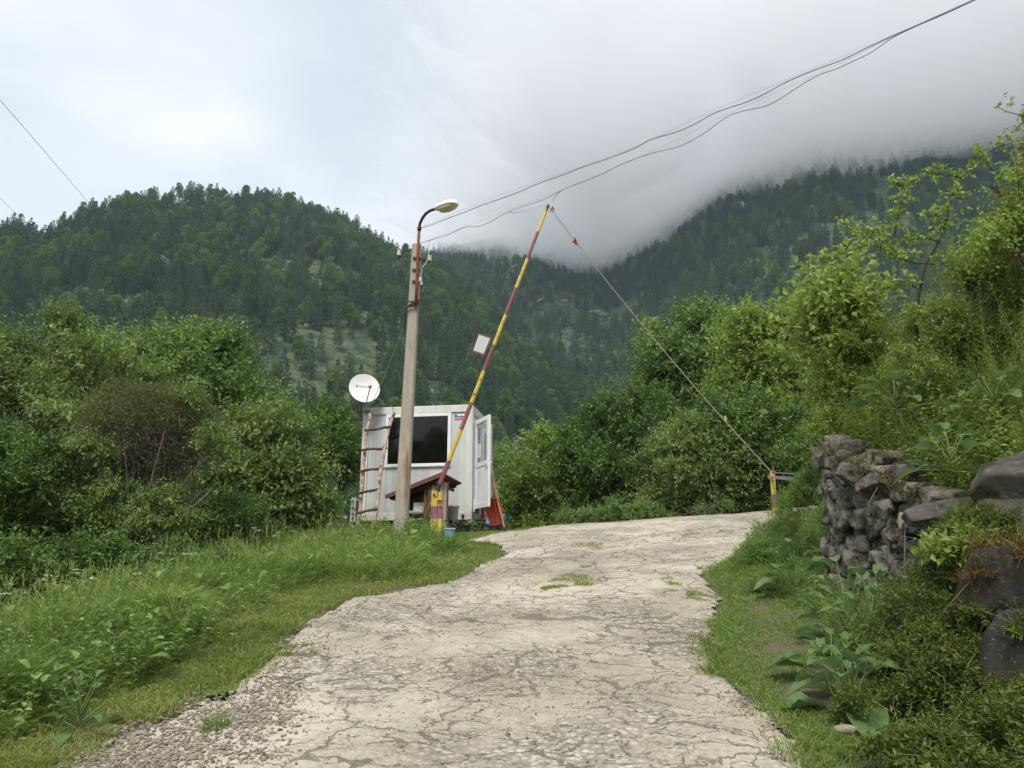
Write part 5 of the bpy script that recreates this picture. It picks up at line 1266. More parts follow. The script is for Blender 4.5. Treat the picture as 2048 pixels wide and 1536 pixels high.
K['rubble'] = stone_material('broken_concrete', (0.22, 0.18, 0.14), (0.06, 0.05, 0.04), moss=(0.02, 0.017, 0.014), ms=.45, scale=7)
K['darkplinth'] = mat('dark_plinth', (0.075, 0.06, 0.045), (0.03, 0.024, 0.02), 6, .95, .6, c3=(0.2, 0.17, 0.14))
K['rag'] = mat('dark_grey_rag', (0.04, 0.045, 0.05), (0.025, 0.028, 0.03), 18, .9, .4)
K['redroof'] = mat('red_roof', (0.34, 0.09, 0.075), (0.26, 0.07, 0.06), 3, .8, .1)
K['whitewall'] = mat('white_wall', (0.66, 0.66, 0.62), (0.55, 0.55, 0.52), 2, .85, .1)
K['steelpale'] = mat('pale_lattice_steel', (0.45, 0.46, 0.45), (0.36, 0.37, 0.36), 3, .6, 0)

# ================================================================== CABIN
def cabin():
    FL = at(716, 1041, 17.72); FR = at(945, 1041, 17.42); FL.z = FR.z = (FL.z + FR.z) / 2
    dx, dy = FR.x - FL.x, FR.y - FL.y; W = math.hypot(dx, dy); rz = math.atan2(dy, dx) - R(2.5); D = 2.5; Hh = 2.62
    root = thing('cabin', 'white panel guard cabin with a big dark window and its door standing open', 'cabin', FL, rz)
    mb = MB(); mb.box((.04, .04, .03), (W - .04, D - .04, Hh - .03)); mb.build('wall_panels', K['panel'], root, bevel=.004)
    mb = MB(); t = .155
    for (x0, y0) in ((0, 0), (W - t, 0), (0, D - t), (W - t, D - t)): mb.box((x0, y0, .0), (x0 + t, y0 + t, Hh))
    for z0, z1 in ((0.0, .17), (Hh - .165, Hh)):
        e = .004 if z0 else -.004
        mb.box((t, .006, z0 + (.002 if z0 == 0 else 0)), (W - t, t, z1 - .002)); mb.box((t, D - t, z0 + .002), (W - t, D - .006, z1 - .002))
        mb.box((.006, t, z0 + .002), (t, D - t, z1 - .002)); mb.box((W - t, t, z0 + .002), (W - .006, D - t, z1 - .002))
    mb.box((.05, .05, Hh - .05), (W - .05, D - .05, Hh + .012))
    mb.build('steel_frame', K['frame'], root, bevel=.008)
    # ribs of the wall panels
    mb = MB()
    for x in (.42, .60, .62, 1.02, 1.60, 1.62, 2.05, 2.3):
        if x < W - .2: mb.box((x, .036, .172), (x + .007, .0395, 1.14 if x > .5 and x < 2.2 else Hh - .167))
    for x in (.34,): mb.box((x, .036, .172), (x + .007, .0395, Hh - .167))
    mb.build('seams', K['seam'], root)
    # window
    x0, x1, z0, z1 = .565, 2.125, 1.205, 2.445
    mb = MB(); f = .075
    mb.box((x0, -.012, z0), (x1, .05, z0 + f)); mb.box((x0, -.012, z1 - f), (x1, .05, z1)); mb.box((x0, -.0135, z0 + f), (x0 + f, .05, z1 - f)); mb.box((x1 - f, -.0135, z0 + f), (x1, .05, z1 - f))
    w = mb.build('window', K['upvc'], root, bevel=.006)
    mb = MB(); mb.box((x0 + f, .004, z0 + f), (x1 - f, .03, z1 - f)); mb.build('pane', K['glass'], w)
    mb = MB()
    for x in (x0 + .2, x1 - .33): mb.box((x, -.020, z0 + .025), (x + .09, -.0125, z0 + .038))
    mb.build('drain_caps', K['paper'], w)
    # company sticker
    mb = MB(); sx = 2.19; mb.box((sx, .034, 2.27), (sx + .26, .0385, 2.41)); st = mb.build('sticker', K['paper'], root)
    mb = MB(); mb.add([(sx + .003, .032, 2.335), (sx + .257, .032, 2.335), (sx + .257, .032, 2.35), (sx + .17, .032, 2.375), (sx + .1, .032, 2.36), (sx + .05, .032, 2.405), (sx + .003, .032, 2.405)], [(0, 1, 2, 3, 4, 5, 6)]); mb.build('blue_print', K['blue'], st)
    mb = MB(); mb.box((sx + .003, .0315, 2.275), (sx + .257, .0335, 2.325)); mb.build('red_print', K['palered'], st)
    mb = MB(); mb.tube([(W - .2, -.012, .09), (W - .2, .012, .09)], .035, 14); mb.tube([(W - .2, -.016, .06), (W - .2, .012, .06)], .03, 14); mb.build('drain_hole', K['black'], root)
    # right side wall: black sheet as painted shade in the door opening, narrow window behind
    mb = MB(); mb.box((W - .045, .22, .17), (W - .035, 1.05, 2.25)); mb.build('doorway_shade', K['black'], root)
    mb = MB(); mb.box((W - .04, .17, .16), (W + .012, .22, 2.3)); mb.box((W - .04, 1.05, .16), (W + .012, 1.10, 2.3)); mb.box((W - .04, .22, 2.25), (W + .0105, 1.05, 2.3)); mb.build('door_frame', K['upvc'], root)
    y0, y1, z0, z1 = 1.3, 2.1, 1.15, 2.3
    mb = MB(); mb.box((W - .04, y0, z0), (W + .012, y1, z0 + .06)); mb.box((W - .04, y0, z1 - .06), (W + .012, y1, z1)); mb.box((W - .04, y0, z0 + .06), (W + .0135, y0 + .06, z1 - .06)); mb.box((W - .04, y1 - .06, z0 + .06), (W + .0135, y1, z1 - .06))
    w2 = mb.build('window', K['upvc'], root); mb = MB(); mb.box((W - .038, y0 + .06, z0 + .06), (W - .005, y1 - .06, z1 - .06)); mb.build('pane', K['glass'], w2)
    mb = MB(); mb.box((W + .002, .30, .02), (W + .2, .95, .15)); mb.box((W + .002, .10, .172), (W + .05, .16, .45)); mb.build('door_step', K['frame'], root, bevel=.01)
    # door, swung open towards the road; built along +X then turned about its hinge
    Wd, Hd, zb = .84, 2.02, .24
    hinge = Vector((W + .03, .20, zb)); ang = R(-57)
    Md = Matrix.Translation(hinge) @ Matrix.Rotation(ang, 4, 'Z')
    def dbox(mb, a, b): mb.box(a, b, Md)
    mb = MB(); s = .10
    dbox(mb, (0, -.03, 0), (s, .03, Hd)); dbox(mb, (Wd - s, -.03, 0), (Wd, .03, Hd)); dbox(mb, (s, -.029, Hd - s), (Wd - s, .029, Hd)); dbox(mb, (s, -.029, 0), (Wd - s, .029, .11)); dbox(mb, (s, -.029, .92), (Wd - s, .029, 1.02))
    dbox(mb, (s, -.014, .11), (Wd - s, .014, .92))
    door = mb.build('door', K['upvc'], root, bevel=.004)
    mb = MB(); dbox(mb, (s, -.008, 1.02), (Wd - s, .008, Hd - s)); mb.build('pane', K['doorglass'], door)
    mb = MB(); mb.cur = 0
    for sgn in (-1, 1):
        P = [Md @ Vector(v) for v in ((Wd - .05, sgn * .03, .98), (Wd - .05, sgn * .075, .98), (Wd - .06, sgn * .085, .98), (Wd - .19, sgn * .085, .975))]
        mb.tube(P, .011, 6); dbox(mb, (Wd - .07, min(sgn * .031, sgn * .038), .88), (Wd - .03, max(sgn * .031, sgn * .038), 1.06))
    mb.build('handle', K['upvc'], door)
    def notice(x, z, w, h, nlines, m='paper'):
        mb = MB(); dbox(mb, (x, -.034 if z < .9 and False else -.0175, z), (x + w, -.0155, z + h)); n = mb.build('notice', K['paper'], door)
        mb = MB(); rr = random.Random(3)
        for i in range(nlines):
            zz = z + h * (1 - (i + 1) / (nlines + 1)); a = rr.uniform(.1, .3); dbox(mb, (x + w * a, -.0190, zz), (x + w * (1 - a), -.0178, zz + h * .022))
        mb.build('print', K['ink'], n)
    notice(.14, 1.13, .23, .32, 8); notice(.18, .55, .24, .34, 6)
    # blinds behind the door glass side: cable ties of the lock
    mb = MB(); dbox(mb, (Wd - .075, -.040, .83), (Wd - .035, -.031, .87)); mb.build('lock', K['zinc'], door)
    # thin black cable hanging from the eave
    mb = MB(); mb.tube([(.72, -.02, Hh + .02), (.74, -.03, Hh - .1), (.71, -.02, Hh - .24)], .006, 5); mb.build('cable_tail', K['black'], root)
    return root, FL, rz, W, D, Hh
CAB, CFL, CRZ, CW, CD, CH = cabin()
def cab(x, y, z): return CFL + Matrix.Rotation(CRZ, 3, 'Z') @ Vector((x, y, z))
# plinth of broken concrete and earth the cabin stands on
def plinth():
    org = CFL.copy(); org.z -= .45
    root = thing('plinth', 'dark ragged concrete and earth base carrying the white cabin', 'plinth', org, CRZ)
    mb = MB(); mb.box((-.22, .10, -.3), (CW + .1, CD + .25, .445)); mb.build('base_slab', K['darkplinth'], root, bevel=.02)
    P = []; r = np.random.default_rng(6); D, T = ICO[3]; Vs = []; Ts = []; n0 = 0; ti = []
    for i in range(70):
        x = r.uniform(1.3, CW + .75); s = r.uniform(.07, .2); z = r.uniform(.05, .36) - max(0, x - CW) * .25
        c = np.array([x, .0 + r.uniform(-.1, .18) + max(0, x - CW + .1) * .2, z]); N_ = np.concatenate([randdir(10, r), np.array([[1,0,0],[-1,0,0],[0,1,0],[0,-1,0],[0,0,1],[0,0,-1.0]])]); dd = r.uniform(.7, 1, 16); q = np.maximum(D @ N_.T, 1e-3) / dd
        Pp = D / ((q ** 9).sum(1) ** (1 / 9))[:, None] * s * np.array([1.1, .8, .7]); Pp = Pp + D * (n3(Pp * 4 + i, 3, i) * .09 * s * 3)[:, None]
        Vs.append(Pp + c); Ts.append(T + n0); n0 += len(D); ti.append(np.full(len(D), r.uniform(.1, .7) if x < CW - .2 else r.uniform(.6, 1)))
    link('rubble', np_mesh('rubble', np.concatenate(Vs), np.concatenate(Ts), K['rubble'], np.concatenate(ti), smooth=True), root)
plinth()
rr = random.Random(8)
mb = MB()
for i in range(16):
    a = at(925 + rr.uniform(-18, 40), 1062 + rr.uniform(-10, 6), 16.6); b = a + Vector((rr.uniform(-.3, .3), rr.uniform(-.1, .2), rr.uniform(-.05, .12))); mb.bar(a, b, rr.uniform(.04, .10), .012, up=(rr.uniform(-1, 1), .3, 1))
tag(mb.build('scrap_heap', K['black']), 'heap of black plastic scraps before the cabin base', 'scrap', kind='stuff')

# ================================================================== SATELLITE DISH
def dish():
    c = at(729, 776, 17.3); org = cab(.06, -.02, CH - .05)
    root = thing('satellite_dish', 'white offset satellite dish on the top left corner of the cabin', 'satellite dish', org)
    ax = (Vector((0, 0, EYE)) - c); ax.z = 0; ax.normalize(); ax = (ax + Vector((.12, 0, .32))).normalized()
    q = ax.to_track_quat('Z', 'Y'); rad = .355
    mb = MB(); n = 40; prof = [(0.0001, -.075), (.1, -.069), (.2, -.052), (.28, -.029), (.34, -.006), (.355, 0), (.362, .004), (.364, -.006), (.34, -.018), (.28, -.042), (.2, -.066), (.1, -.083), (.0001, -.09)]
    vs = []; fs = []
    for (r_, h) in prof:
        for j in range(n):
            a = 2 * math.pi * j / n; vs.append(c + q @ Vector((r_ * math.cos(a) * .98, r_ * math.sin(a) * 1.04, h)))
    for i in range(len(prof) - 1):
        for j in range(n): j2 = (j + 1) % n; fs.append((i * n + j, i * n + j2, (i + 1) * n + j2, (i + 1) * n + j))
    mb.add(vs, fs); mb.build('reflector', K['dish'], root, org, smooth=True)
    def loc(x, y, z): return c + q @ Vector((x, y, z))
    up_ = q @ Vector((0, 1, 0)); 
    s = 1 if up_.z > 0 else -1
    lnb = at(741, 773, 16.75); bot = at(732, 806, 17.28)
    mb = MB(); mb.bar(bot, lnb, .022, .03); mb.build('arm', K['zinc'], root, org)
    mb = MB(); d = (c - lnb).normalized(); mb.tube([lnb - d * .05, lnb + d * .01, lnb + d * .05, lnb + d * .09], [.026, .028, .018, .033], 12); mb.bar(lnb - d * .02, lnb - d * .02 + Vector((0, 0, -.06)), .03, .03); mb.build('receiver', K['zinc'], root, org)
    mb = MB(); back = c - ax * .09; mb.tube([back, back - ax * .12], .03, 8); low = at(731, 818, 17.6); mb.tube([back - ax * .1 + Vector((0, 0, .1)), low], .022, 8)
    mb.box(tuple(low - Vector((.07, .05, .06))), tuple(low + Vector((.08, .1, .0)))); mb.build('bracket', K['zinc'], root, org)
    # print: round emblem and lettering, lying on the reflector
    xr = q @ Vector((1, 0, 0)); sx = 1 if xr.x > 0 else -1
    def face(x, y): rr_ = math.hypot(x, y); return loc(sx * x, s * y, -.075 + .075 * (rr_ / .355) ** 2 + .006)
    mb = MB(); pts = [face(-.17 + .032 * math.cos(t), .075 + .03 * math.sin(t)) for t in np.linspace(0, 2 * math.pi, 17)[:-1]]; mb.add([*pts, *[p_ - ax * .004 for p_ in pts]], [tuple(range(16))])
    mb.build('emblem', K['pink'], root, org)
    me = text_mesh('Булсатком', .058); 
    P = np.array([v.co[:] for v in me.vertices]); NP = np.array([face(x + .03, y + .07)[:] for x, y, z in P]) - np.array(org)
    for v, p_ in zip(me.vertices, NP): v.co = p_
    me.materials.append(K['ink']); link('lettering', me, root)
dish()

# ================================================================== LADDER
def ladder():
    org = at(740, 1062, 16.6); root = thing('wooden_ladder', 'crooked ladder of rough branches leaning against the cabin front', 'ladder', org)
    f = lambda px, py, Y: at(px, py, Y)
    rr = random.Random(4)
    def pole(lst, r0, r1):
        mb = MB(); pts = [f(*p) for p in lst]; fine = []
        for a, b in zip(pts[:-1], pts[1:]):
            for k in range(4): fine.append(a.lerp(b, k / 4) + Vector((rr.uniform(-.008, .008), 0, 0)))
        fine.append(pts[-1]); n = len(fine); mb.tube(fine, [(r0 + (r1 - r0) * i / n) * rr.uniform(.85, 1.15) for i in range(n)], 9); return mb.build('rail', K['pinebark'], root, org, smooth=True)
    pole([(716,1060,16.75),(721,1010,16.8),(726,940,16.95),(732,880,17.1),(740,828,17.3)], .05, .034)
    pole([(747,1058,16.5),(753,1015,16.6),(761,945,16.8),(772,880,17.0),(783,838,17.2),(789,826,17.25)], .044, .038)
    for a, b in (((729,861,17.05),(783,853,17.08)),((722,901,16.95),(775,896,16.97)),((718,944,16.85),(768,937,16.85)),((715,988,16.7),(757,978,16.68)),((713,1026,16.62),(754,1017,16.55))):
        p, q = f(*a), f(*b); m_ = p.lerp(q, .5) + Vector((0, -.03, rr.uniform(-.02, .02))); mb = MB()
        mb.tube([p, p.lerp(m_, .5) + Vector((0, 0, rr.uniform(-.015, .015))), m_, m_.lerp(q, .5) + Vector((0, 0, rr.uniform(-.015, .015))), q], [.026, .033, .028, .032, .024], 7)
        k = p.lerp(q, rr.uniform(.5, .8)); mb.tube([k, k + Vector((.03, -.02, -.05))], [.012, .005], 5); mb.build('rung', K['rung'], root, org, smooth=True)
ladder()

# ================================================================== CONCRETE POLE WITH STREET LAMP
PY_ = 13.8
def pole():
    b = at(800, 1080, PY_); b.z = Hs(b.x, b.y) - .05; t = at(834, 491, PY_); org = b
    st = [(.30,-.14,3.1,.06,.2,.34,.5),(.10,-.13,1.35,.08,.2,.40,.55),(.09,-.12,.9,.05,.2,.4,.45),(.47,-.1,5.2,.05,.3,.7,.7),(.24,-.12,3.65,.02,.1,.12,.6)]
    K['concrete'] = stained('pole_concrete', (0.40, 0.355, 0.29), (0.33, 0.295, 0.24), st, scale=3)
    root = thing('utility_pole', 'tapering grey concrete pole with rust stains beside the cabin', 'utility pole', org)
    mb = MB(); n = 14; ring = []
    for i in range(n):
        f = i / (n - 1); c = org.lerp(t, f); w = .235 * (1 - f) + .175 * f; d = .25 * (1 - f) + .17 * f; ch = .025
        for (x, y) in ((-w/2 + ch, -d/2), (w/2 - ch, -d/2), (w/2, -d/2 + ch), (w/2, d/2), (-w/2, d/2), (-w/2, -d/2 + ch)): ring.append((c.x + x, c.y + y, c.z))
    fs = []
    for i in range(n - 1):
        for j in range(6): j2 = (j + 1) % 6; fs.append((i*6+j, i*6+j2, (i+1)*6+j2, (i+1)*6+j))
    fs.append(tuple((n-1)*6 + j for j in range(6))); mb.add(ring, fs); mb.build('shaft', K['concrete'], root, org, bevel=.004)
    def insul(px, py, Y, s=1.0):
        c = at(px, py, Y); mb = MB(); mb.lathe([(.001, -.05*s), (.040*s, -.05*s), (.043*s, -.01*s), (.030*s, 0), (.030*s, .012*s), (.038*s, .02*s), (.036*s, .05*s), (.015*s, .062*s), (.001, .063*s)], c, (.05, 0, 1), 16)
        i_ = mb.build('insulator', K['porcelain'], root, org, smooth=True)
        mb = MB(); mb.tube([c - Vector((0, 0, .09 * s)), c + Vector((0, 0, .1 * s))], .008, 6); mb.build('pin', K['darkmetal'], i_)
        for v in i_.children[0].data.vertices: v.co = v.co - org
        return c
    a = insul(798, 507, PY_ - .1); b2 = insul(859, 517, PY_ - .25, 1.05); c3 = insul(841, 560, PY_ - .25, .8); insul(843, 567, PY_ - .3, .6)
    mb = MB()
    for p, q in ((at(826, 497, PY_ - .05), a + Vector((0, 0, .0))), (at(824, 510, PY_ - .05), a - Vector((0, 0, .08))), (at(838, 517, PY_ - .05), b2 - Vector((0, 0, .02))), (at(838, 521, PY_ - .05), b2 - Vector((0, 0, .07))), (a - Vector((0, 0, .08)), at(812, 503, PY_ - .1)), (b2 - Vector((0, 0, .07)), at(846, 520, PY_ - .2))): mb.tube([p, q], .011, 5)
    mb.tube([at(806, 541, PY_), at(807, 552, PY_), at(811, 553, PY_), at(815, 540, PY_)], .008, 5)
    for py in (603, 612):
        a_ = at(809.5, py, PY_ - .14); b_ = at(838, py, PY_ - .14); mb.bar(a_, b_, .012, .03); mb.bar(a_, a_ + Vector((0, .25, 0)), .012, .03)
    mb.build('brackets', K['darkmetal'], root, org)
    # cables running down the pole
    mb = MB(); mb.tube([at(841, 560, PY_ - .25), at(845, 535, PY_ - .3), at(855, 521, PY_ - .3), at(858, 505, PY_ - .3), at(856, 492, PY_ - .25), at(860, 481, PY_ - .2)], .009, 6)
    mb.build('white_lead', K['whitecable'], root, org)
    mb = MB(); mb.tube([at(832, 604, PY_ - .16), at(822, 608, PY_ - .17), at(812, 615, PY_ - .16), at(809, 640, PY_ - .14), at(807, 660, PY_ - .13)], [.012, .012, .014, .016, .012], 6)
    mb.tube([at(834, 602, PY_ - .16), at(840, 598, PY_ - .2), at(846, 602, PY_ - .2), at(849, 610, PY_ - .2)], .009, 6); mb.build('black_lead', K['black'], root, org)
    # street lamp on its tube
    lorg = at(832, 612, PY_ - .1)
    lr = thing('street_lamp', 'street lamp on a rusty tube curving over from the pole top', 'street lamp', lorg)
    pts = [at(831.5, 612, PY_ - .13), at(834, 560, PY_ - .13), at(836, 500, PY_ - .13), at(838.5, 455, PY_ - .14)]
    mb = MB(); mb.tube(pts, .028, 10); mb.build('tube', K['rustred'], lr, lorg, smooth=True)
    pts = [at(838, 458, PY_ - .14), at(840, 447, PY_ - .15), at(845, 436, PY_ - .2), at(852, 427, PY_ - .28), at(861, 421, PY_ - .38), at(872, 417.5, PY_ - .5)]
    mb = MB(); mb.tube(pts, .028, 10); mb.tube([at(838.6, 461, PY_ - .14), at(838.6, 454, PY_ - .14)], .04, 10); mb.build('curved_arm', K['darkmetal'], lr, lorg, smooth=True)
    mb = MB()
    for py in (516, 540, 563, 605): c = at(834.5 - (py - 540) * .03, py, PY_ - .1); mb.box(tuple(c - Vector((.09, .02, .02))), tuple(c + Vector((.045, .06, .02))))
    mb.build('clamps', K['darkmetal'], lr, lorg)
    # head: elongated shell, axis pointing right and a little towards the camera
    a0 = at(875, 420, PY_ - .55); a1 = at(913, 407, PY_ - .95); d = (a1 - a0); Ln = d.length; d.normalize(); sd_ = d.cross(Vector((0, 0, 1))).normalized(); up = sd_.cross(d).normalized()
    def head(nm, prof_top, m, n=18):
        mb = MB(); vs = []; fs = []; ks = len(prof_top)
        for (t_, w, h0, h1) in prof_top:
            c = a0 + d * (Ln * t_)
            for j in range(n): a = math.pi * j / (n - 1); vs.append(c + sd_ * (w * math.cos(a)) + up * (h0 + (h1 - h0) * math.sin(a) ** .8))
        for i in range(ks - 1):
            for j in range(n - 1): fs.append((i*n+j, i*n+j+1, (i+1)*n+j+1, (i+1)*n+j))
            fs.append((i*n, (i+1)*n, (i+1)*n+n-1, i*n+n-1))
        fs.append(tuple(range(n))); fs.append(tuple((ks-1)*n + j for j in range(n))[::-1]); mb.add(vs, fs); return mb.build(nm, m, lr, lorg, smooth=False, bevel=.004)
    head('housing', [(.0, .045, 0, .035), (.06, .085, 0, .075), (.18, .11, 0, .10), (.5, .125, 0, .115), (.8, .115, 0, .10), (.93, .09, 0, .075), (1.0, .04, 0, .03)], K['lampwhite'])
    head('lens', [(.10, .06, -.004, -.02), (.2, .095, -.004, -.075), (.5, .11, -.004, -.10), (.8, .10, -.004, -.08), (.95, .06, -.004, -.02)], K['lens'])
    mb = MB(); mb.tube([at(871, 418, PY_ - .5), a0 + d * .02], .022, 8); mb.build('socket', K['zinc'], lr, lorg)
pole()

# ================================================================== WIRES
def wire(nm, label, pts, r, m, cat='cable', wob=0, sub=5):
    P = [Vector(p) for p in pts]; fine = []
    for i in range(len(P) - 1):
        p0 = P[max(i-1, 0)]; p1 = P[i]; p2 = P[i+1]; p3 = P[min(i+2, len(P)-1)]
        for k in range(sub):
            t = k / sub; fine.append(.5 * ((2*p1) + (p2-p0)*t + (2*p0-5*p1+4*p2-p3)*t*t + (3*p1-p0-3*p2+p3)*t**3))
    fine.append(P[-1]); mb = MB()
    rs = r if not isinstance(r, tuple) else [r[0] + (r[1]-r[0]) * i / (len(fine)-1) for i in range(len(fine))]
    mb.tube(fine, rs, 6); o = mb.build(nm, m, None, P[0], smooth=True); o.location = P[0]; return tag(o, label, cat)
def onspan(lst, x0, Y0, x1, Y1):
    out = []
    for (px, py) in lst:
        t = (px - x0) / (x1 - x0); out.append(at(px, py, 1 / ((1 - t) / Y0 + t / Y1)))
    return out
up1 = [(840,457),(865,449),(895,437),(930,424),(965,410),(1000,398),(1038,384),(1077,367),(1125,350),(1169,333),(1208,320),(1246,306),(1275,294),(1302,279),(1353,264),(1390,248),(1425,228),(1460,215),(1491,205),(1527,189),(1563,169),(1600,152),(1635,138),(1686,119),(1742,92),(1803,64),(1870,35),(1947,0),(2060,-58)]
wire('power_cable', 'thick upper cable running from the lamp arm up to the top right', onspan(up1, 840, 13.75, 1947, 7.5), .0062, K['cable'])
up2 = [(840,455),(1000,390),(1246,303),(1425,222),(1635,134),(1803,63),(1947,-2),(2060,-60)]
wire('carrier_wire', 'thin straight wire the thick upper cable is twisted along', onspan(up2, 840, 13.75, 1947, 7.5), .0018, K['thincable'], 'wire')
lo1 = [(840,487),(858,481),(897,469),(925,456),(940,453),(956,453),(982,443),(1016,424)]
lo1p = onspan(lo1, 840, 13.7, 1947, 8.6)
lo2 = [(1123,381),(1160,366),(1205,348),(1246,327),(1302,307),(1340,298),(1368,289),(1409,266),(1455,233),(1491,221),(1525,214),(1553,202),(1604,169),(1640,149),(1670,139),(1701,125),(1742,105),(1783,77),(1829,54),(1885,30),(1950,0),(2060,-54)]
wire('power_cable', 'lower cable leaving the pole and sagging towards the tip of the boom', lo1p + [at(1055, 410, 12.9), at(1090, 398, 13.0), at(1123, 381, 13.0)], .005, K['cable'])
wire('power_cable', 'lower cable looping away from the boom tip to the top right', [at(1105, 402, 14.2)] + [at(px, py, 1 / (1/13.2 * (1 - (px-1123)/827) + 1/7.3 * (px-1123)/827)) for px, py in lo2], .005, K['cable'])
wire('carrier_wire', 'thin straight wire above the lower cable', onspan([(840,487),(1016,421),(1123,380),(1302,304),(1455,228),(1640,146),(1829,52),(1950,-2),(2060,-56)], 840, 13.7, 1947, 8.0), .0016, K['thincable'], 'wire')
wire('twisted_cord', 'pale twisted cord tying the lower cable to the boom tip', [at(1016, 424, 12.4), at(1035, 425, 12.8), at(1060, 419, 13.6), at(1094, 411, 14.5)], .007, K['whitecable'], 'cord')
wire('dish_cable', 'grey cable swinging from the pole down to the satellite dish', [at(807, 655, PY_ - .12), at(800, 672, PY_ + .2), at(790, 700, PY_ + .9), at(780, 722, PY_ + 1.5), at(768, 755, PY_ + 2.3), at(757, 776, PY_ + 2.9), at(748, 797, PY_ + 3.3), at(741, 812, PY_ + 3.7)], .008, K['whitecable'])
wire('overhead_wire', 'thin long wire coming in at the left edge above the hill', [at(-60, 132, 26), at(0, 200, 33), at(80, 292, 50), (at(184, 413, 110))], (.007, .022), K['cable'], 'wire')
wire('overhead_wire', 'short piece of thin wire low at the left edge of the sky', [at(-40, 352, 40), at(0, 396, 60), at(42, 436, 110)], (.009, .02), K['cable'], 'wire')
wire('fence_wire', 'thin barbed wire strung before the dark trees on the left', [at(-60, 1103, 6.9), at(60, 1104, 7.1), at(200, 1106, 7.6), at(330, 1104, 8.2), at(400, 1101, 8.6)], .0022, K['darkmetal'], 'wire')

# ================================================================== BARRIER
def striped(lst, r0, r1, name, root, org, n=10):
    """lst: (point, colour index up to the next point)"""
    mb = MB(); k = len(lst)
    for i in range(k - 1):
        mb.cur = lst[i][1]; a = r0 + (r1 - r0) * i / (k-1); b = r0 + (r1 - r0) * (i+1) / (k-1)
        mb.tube([lst[i][0], lst[i+1][0]], [a, b], n, i in (0, k-2))
    return mb.build(name, [K['yellow'], K['maroon'], K['purple'], K['darkmetal']], root, org, smooth=False)
def barrier():
    Y = 14.55; org = at(872, 1078, Y); org.z = Hs(org.x, org.y) - .03
    root = thing('barrier_gate', 'raised road barrier with a yellow and maroon striped boom on a yellow post', 'barrier', org)
    def bx(py): return 873 + (1096 - 873) * (985 - py) / (985 - 412)
    L_ = [(985,3),(968,1),(922,0),(860,1),(805,0),(742,1),(690,0),(630,1),(576,0),(518,1),(464,0),(418,3),(410,3)]
    striped([(at(bx(py), py, Y), c) for py, c in L_], .046, .030, 'boom', root, org)
    # notice board held to the boom
    c = [at(957, 666, Y - .02), at(983, 675, Y - .02), at(968, 711, Y - .02), at(944, 703, Y - .02)]
    mb = MB(); nrm = Vector((0, -.018, 0))
    mb.add([p for p in c] + [p - nrm for p in c], [(0,1,2,3),(7,6,5,4),(0,4,5,1),(1,5,6,2),(2,6,7,3),(3,7,4,0)]); sg = mb.build('notice_board', K['maroon'], root, org)
    ctr = (c[0] + c[1] + c[2] + c[3]) / 4; ins = [ctr + (p - ctr) * .82 + nrm * .25 for p in c]
    mb = MB(); mb.add(ins, [(0,1,2,3)]); sh = mb.build('sheet', K['paper'], sg, org)
    mb = MB(); rr = random.Random(2); u = (ins[1] - ins[0]); w = (ins[3] - ins[0])
    for i in range(13):
        t = .07 + i * .068; a = ins[0] + w * t + u * rr.uniform(.06, .14) + nrm * .12; b = ins[0] + w * t + u * rr.uniform(.8, .95) + nrm * .12; mb.add([a, b, b + w * .018, a + w * .018], [(0,1,2,3)])
    mb.build('print', K['inkgreen'], sh, org)
    mb = MB(); mb.bar(at(967, 692, Y), at(988, 672, Y), .012, .012); mb.build('board_strap', K['darkmetal'], root, org)
    # post of two channels with a stripe
    mb = MB(); z = [at(872, 982, Y).z, at(872, 1013, Y).z, at(872, 1038, Y).z, org.z]
    xl = at(863, 1000, Y).x - org.x; xr = at(885, 1000, Y).x - org.x
    for (x0, x1, ztop) in ((xl, xl + .115, z[0]), (xr - .075, xr - .005, z[0] - .03)):
        zz = [ztop] + z[1:]
        for i, c_ in enumerate((0, 2, 0)):
            mb.cur = c_; a, b = zz[i+1] - org.z, zz[i] - org.z
            mb.box((x0, -.06, a), (x1, -.045, b)); mb.box((x0, -.045, a), (x0 + .012, .06, b)); mb.box((x1 - .012, -.045, a), (x1, .06, b))
    mb.cur = 0; mb.box((xr - .09, -.10, z[0] - org.z - .18), (xr + .0, -.061, z[0] - org.z - .14))
    mb.build('post', [K['yellow'], K['maroon'], K['purple']], root, bevel=.003)
    mb = MB(); p = at(869, 990, Y) - org; mb.lathe([(.001, .03), (.022, .03), (.024, .0), (.022, -.005)], (p.x, -.06, p.z), (0, -1, 0), 8); mb.lathe([(.001, .03), (.018, .03), (.02, 0)], (xr - .04, -.1, z[0] - org.z - .23), (0, 0, -1), 8); mb.build('bolt', K['rustred'], root)
    mb = MB(); mb.bar(at(861, 1006, Y + .1), at(850, 1035, Y + .3), .025, .025); mb.build('brace', K['yellow'], root, org)
    # receiving post on the right
    Y2 = 14.6; o2 = at(1551, 1030, Y2); o2.z = min(o2.z, Hs(o2.x, o2.y)) - .03
    r2 = thing('barrier_post', 'slim yellow post with one purple band at the right end of the barrier', 'post', o2)
    p0 = at(1544, 942, Y2); p1 = at(1547.5, 989, Y2); p2 = at(1550, 1014, Y2); p3 = o2
    mb = MB()
    for (a, b, c_, w) in ((p1, p0, 0, .078), (p2, p1, 2, .084), (p3, p2, 0, .086)): mb.cur = c_; mb.bar(a, b, w, w, up=(0, 1, 0))
    mb.build('post', [K['yellow'], K['maroon'], K['purple']], r2, o2, bevel=.003)
    mb = MB(); mb.lathe([(.001, .02), (.022, .02), (.024, 0)], at(1546, 944, Y2 - .04), (0, -1, 0), 8); mb.tube([at(1539, 944, Y2), at(1551, 943, Y2)], .014, 8); mb.build('bolt', K['rustred'], r2, o2)
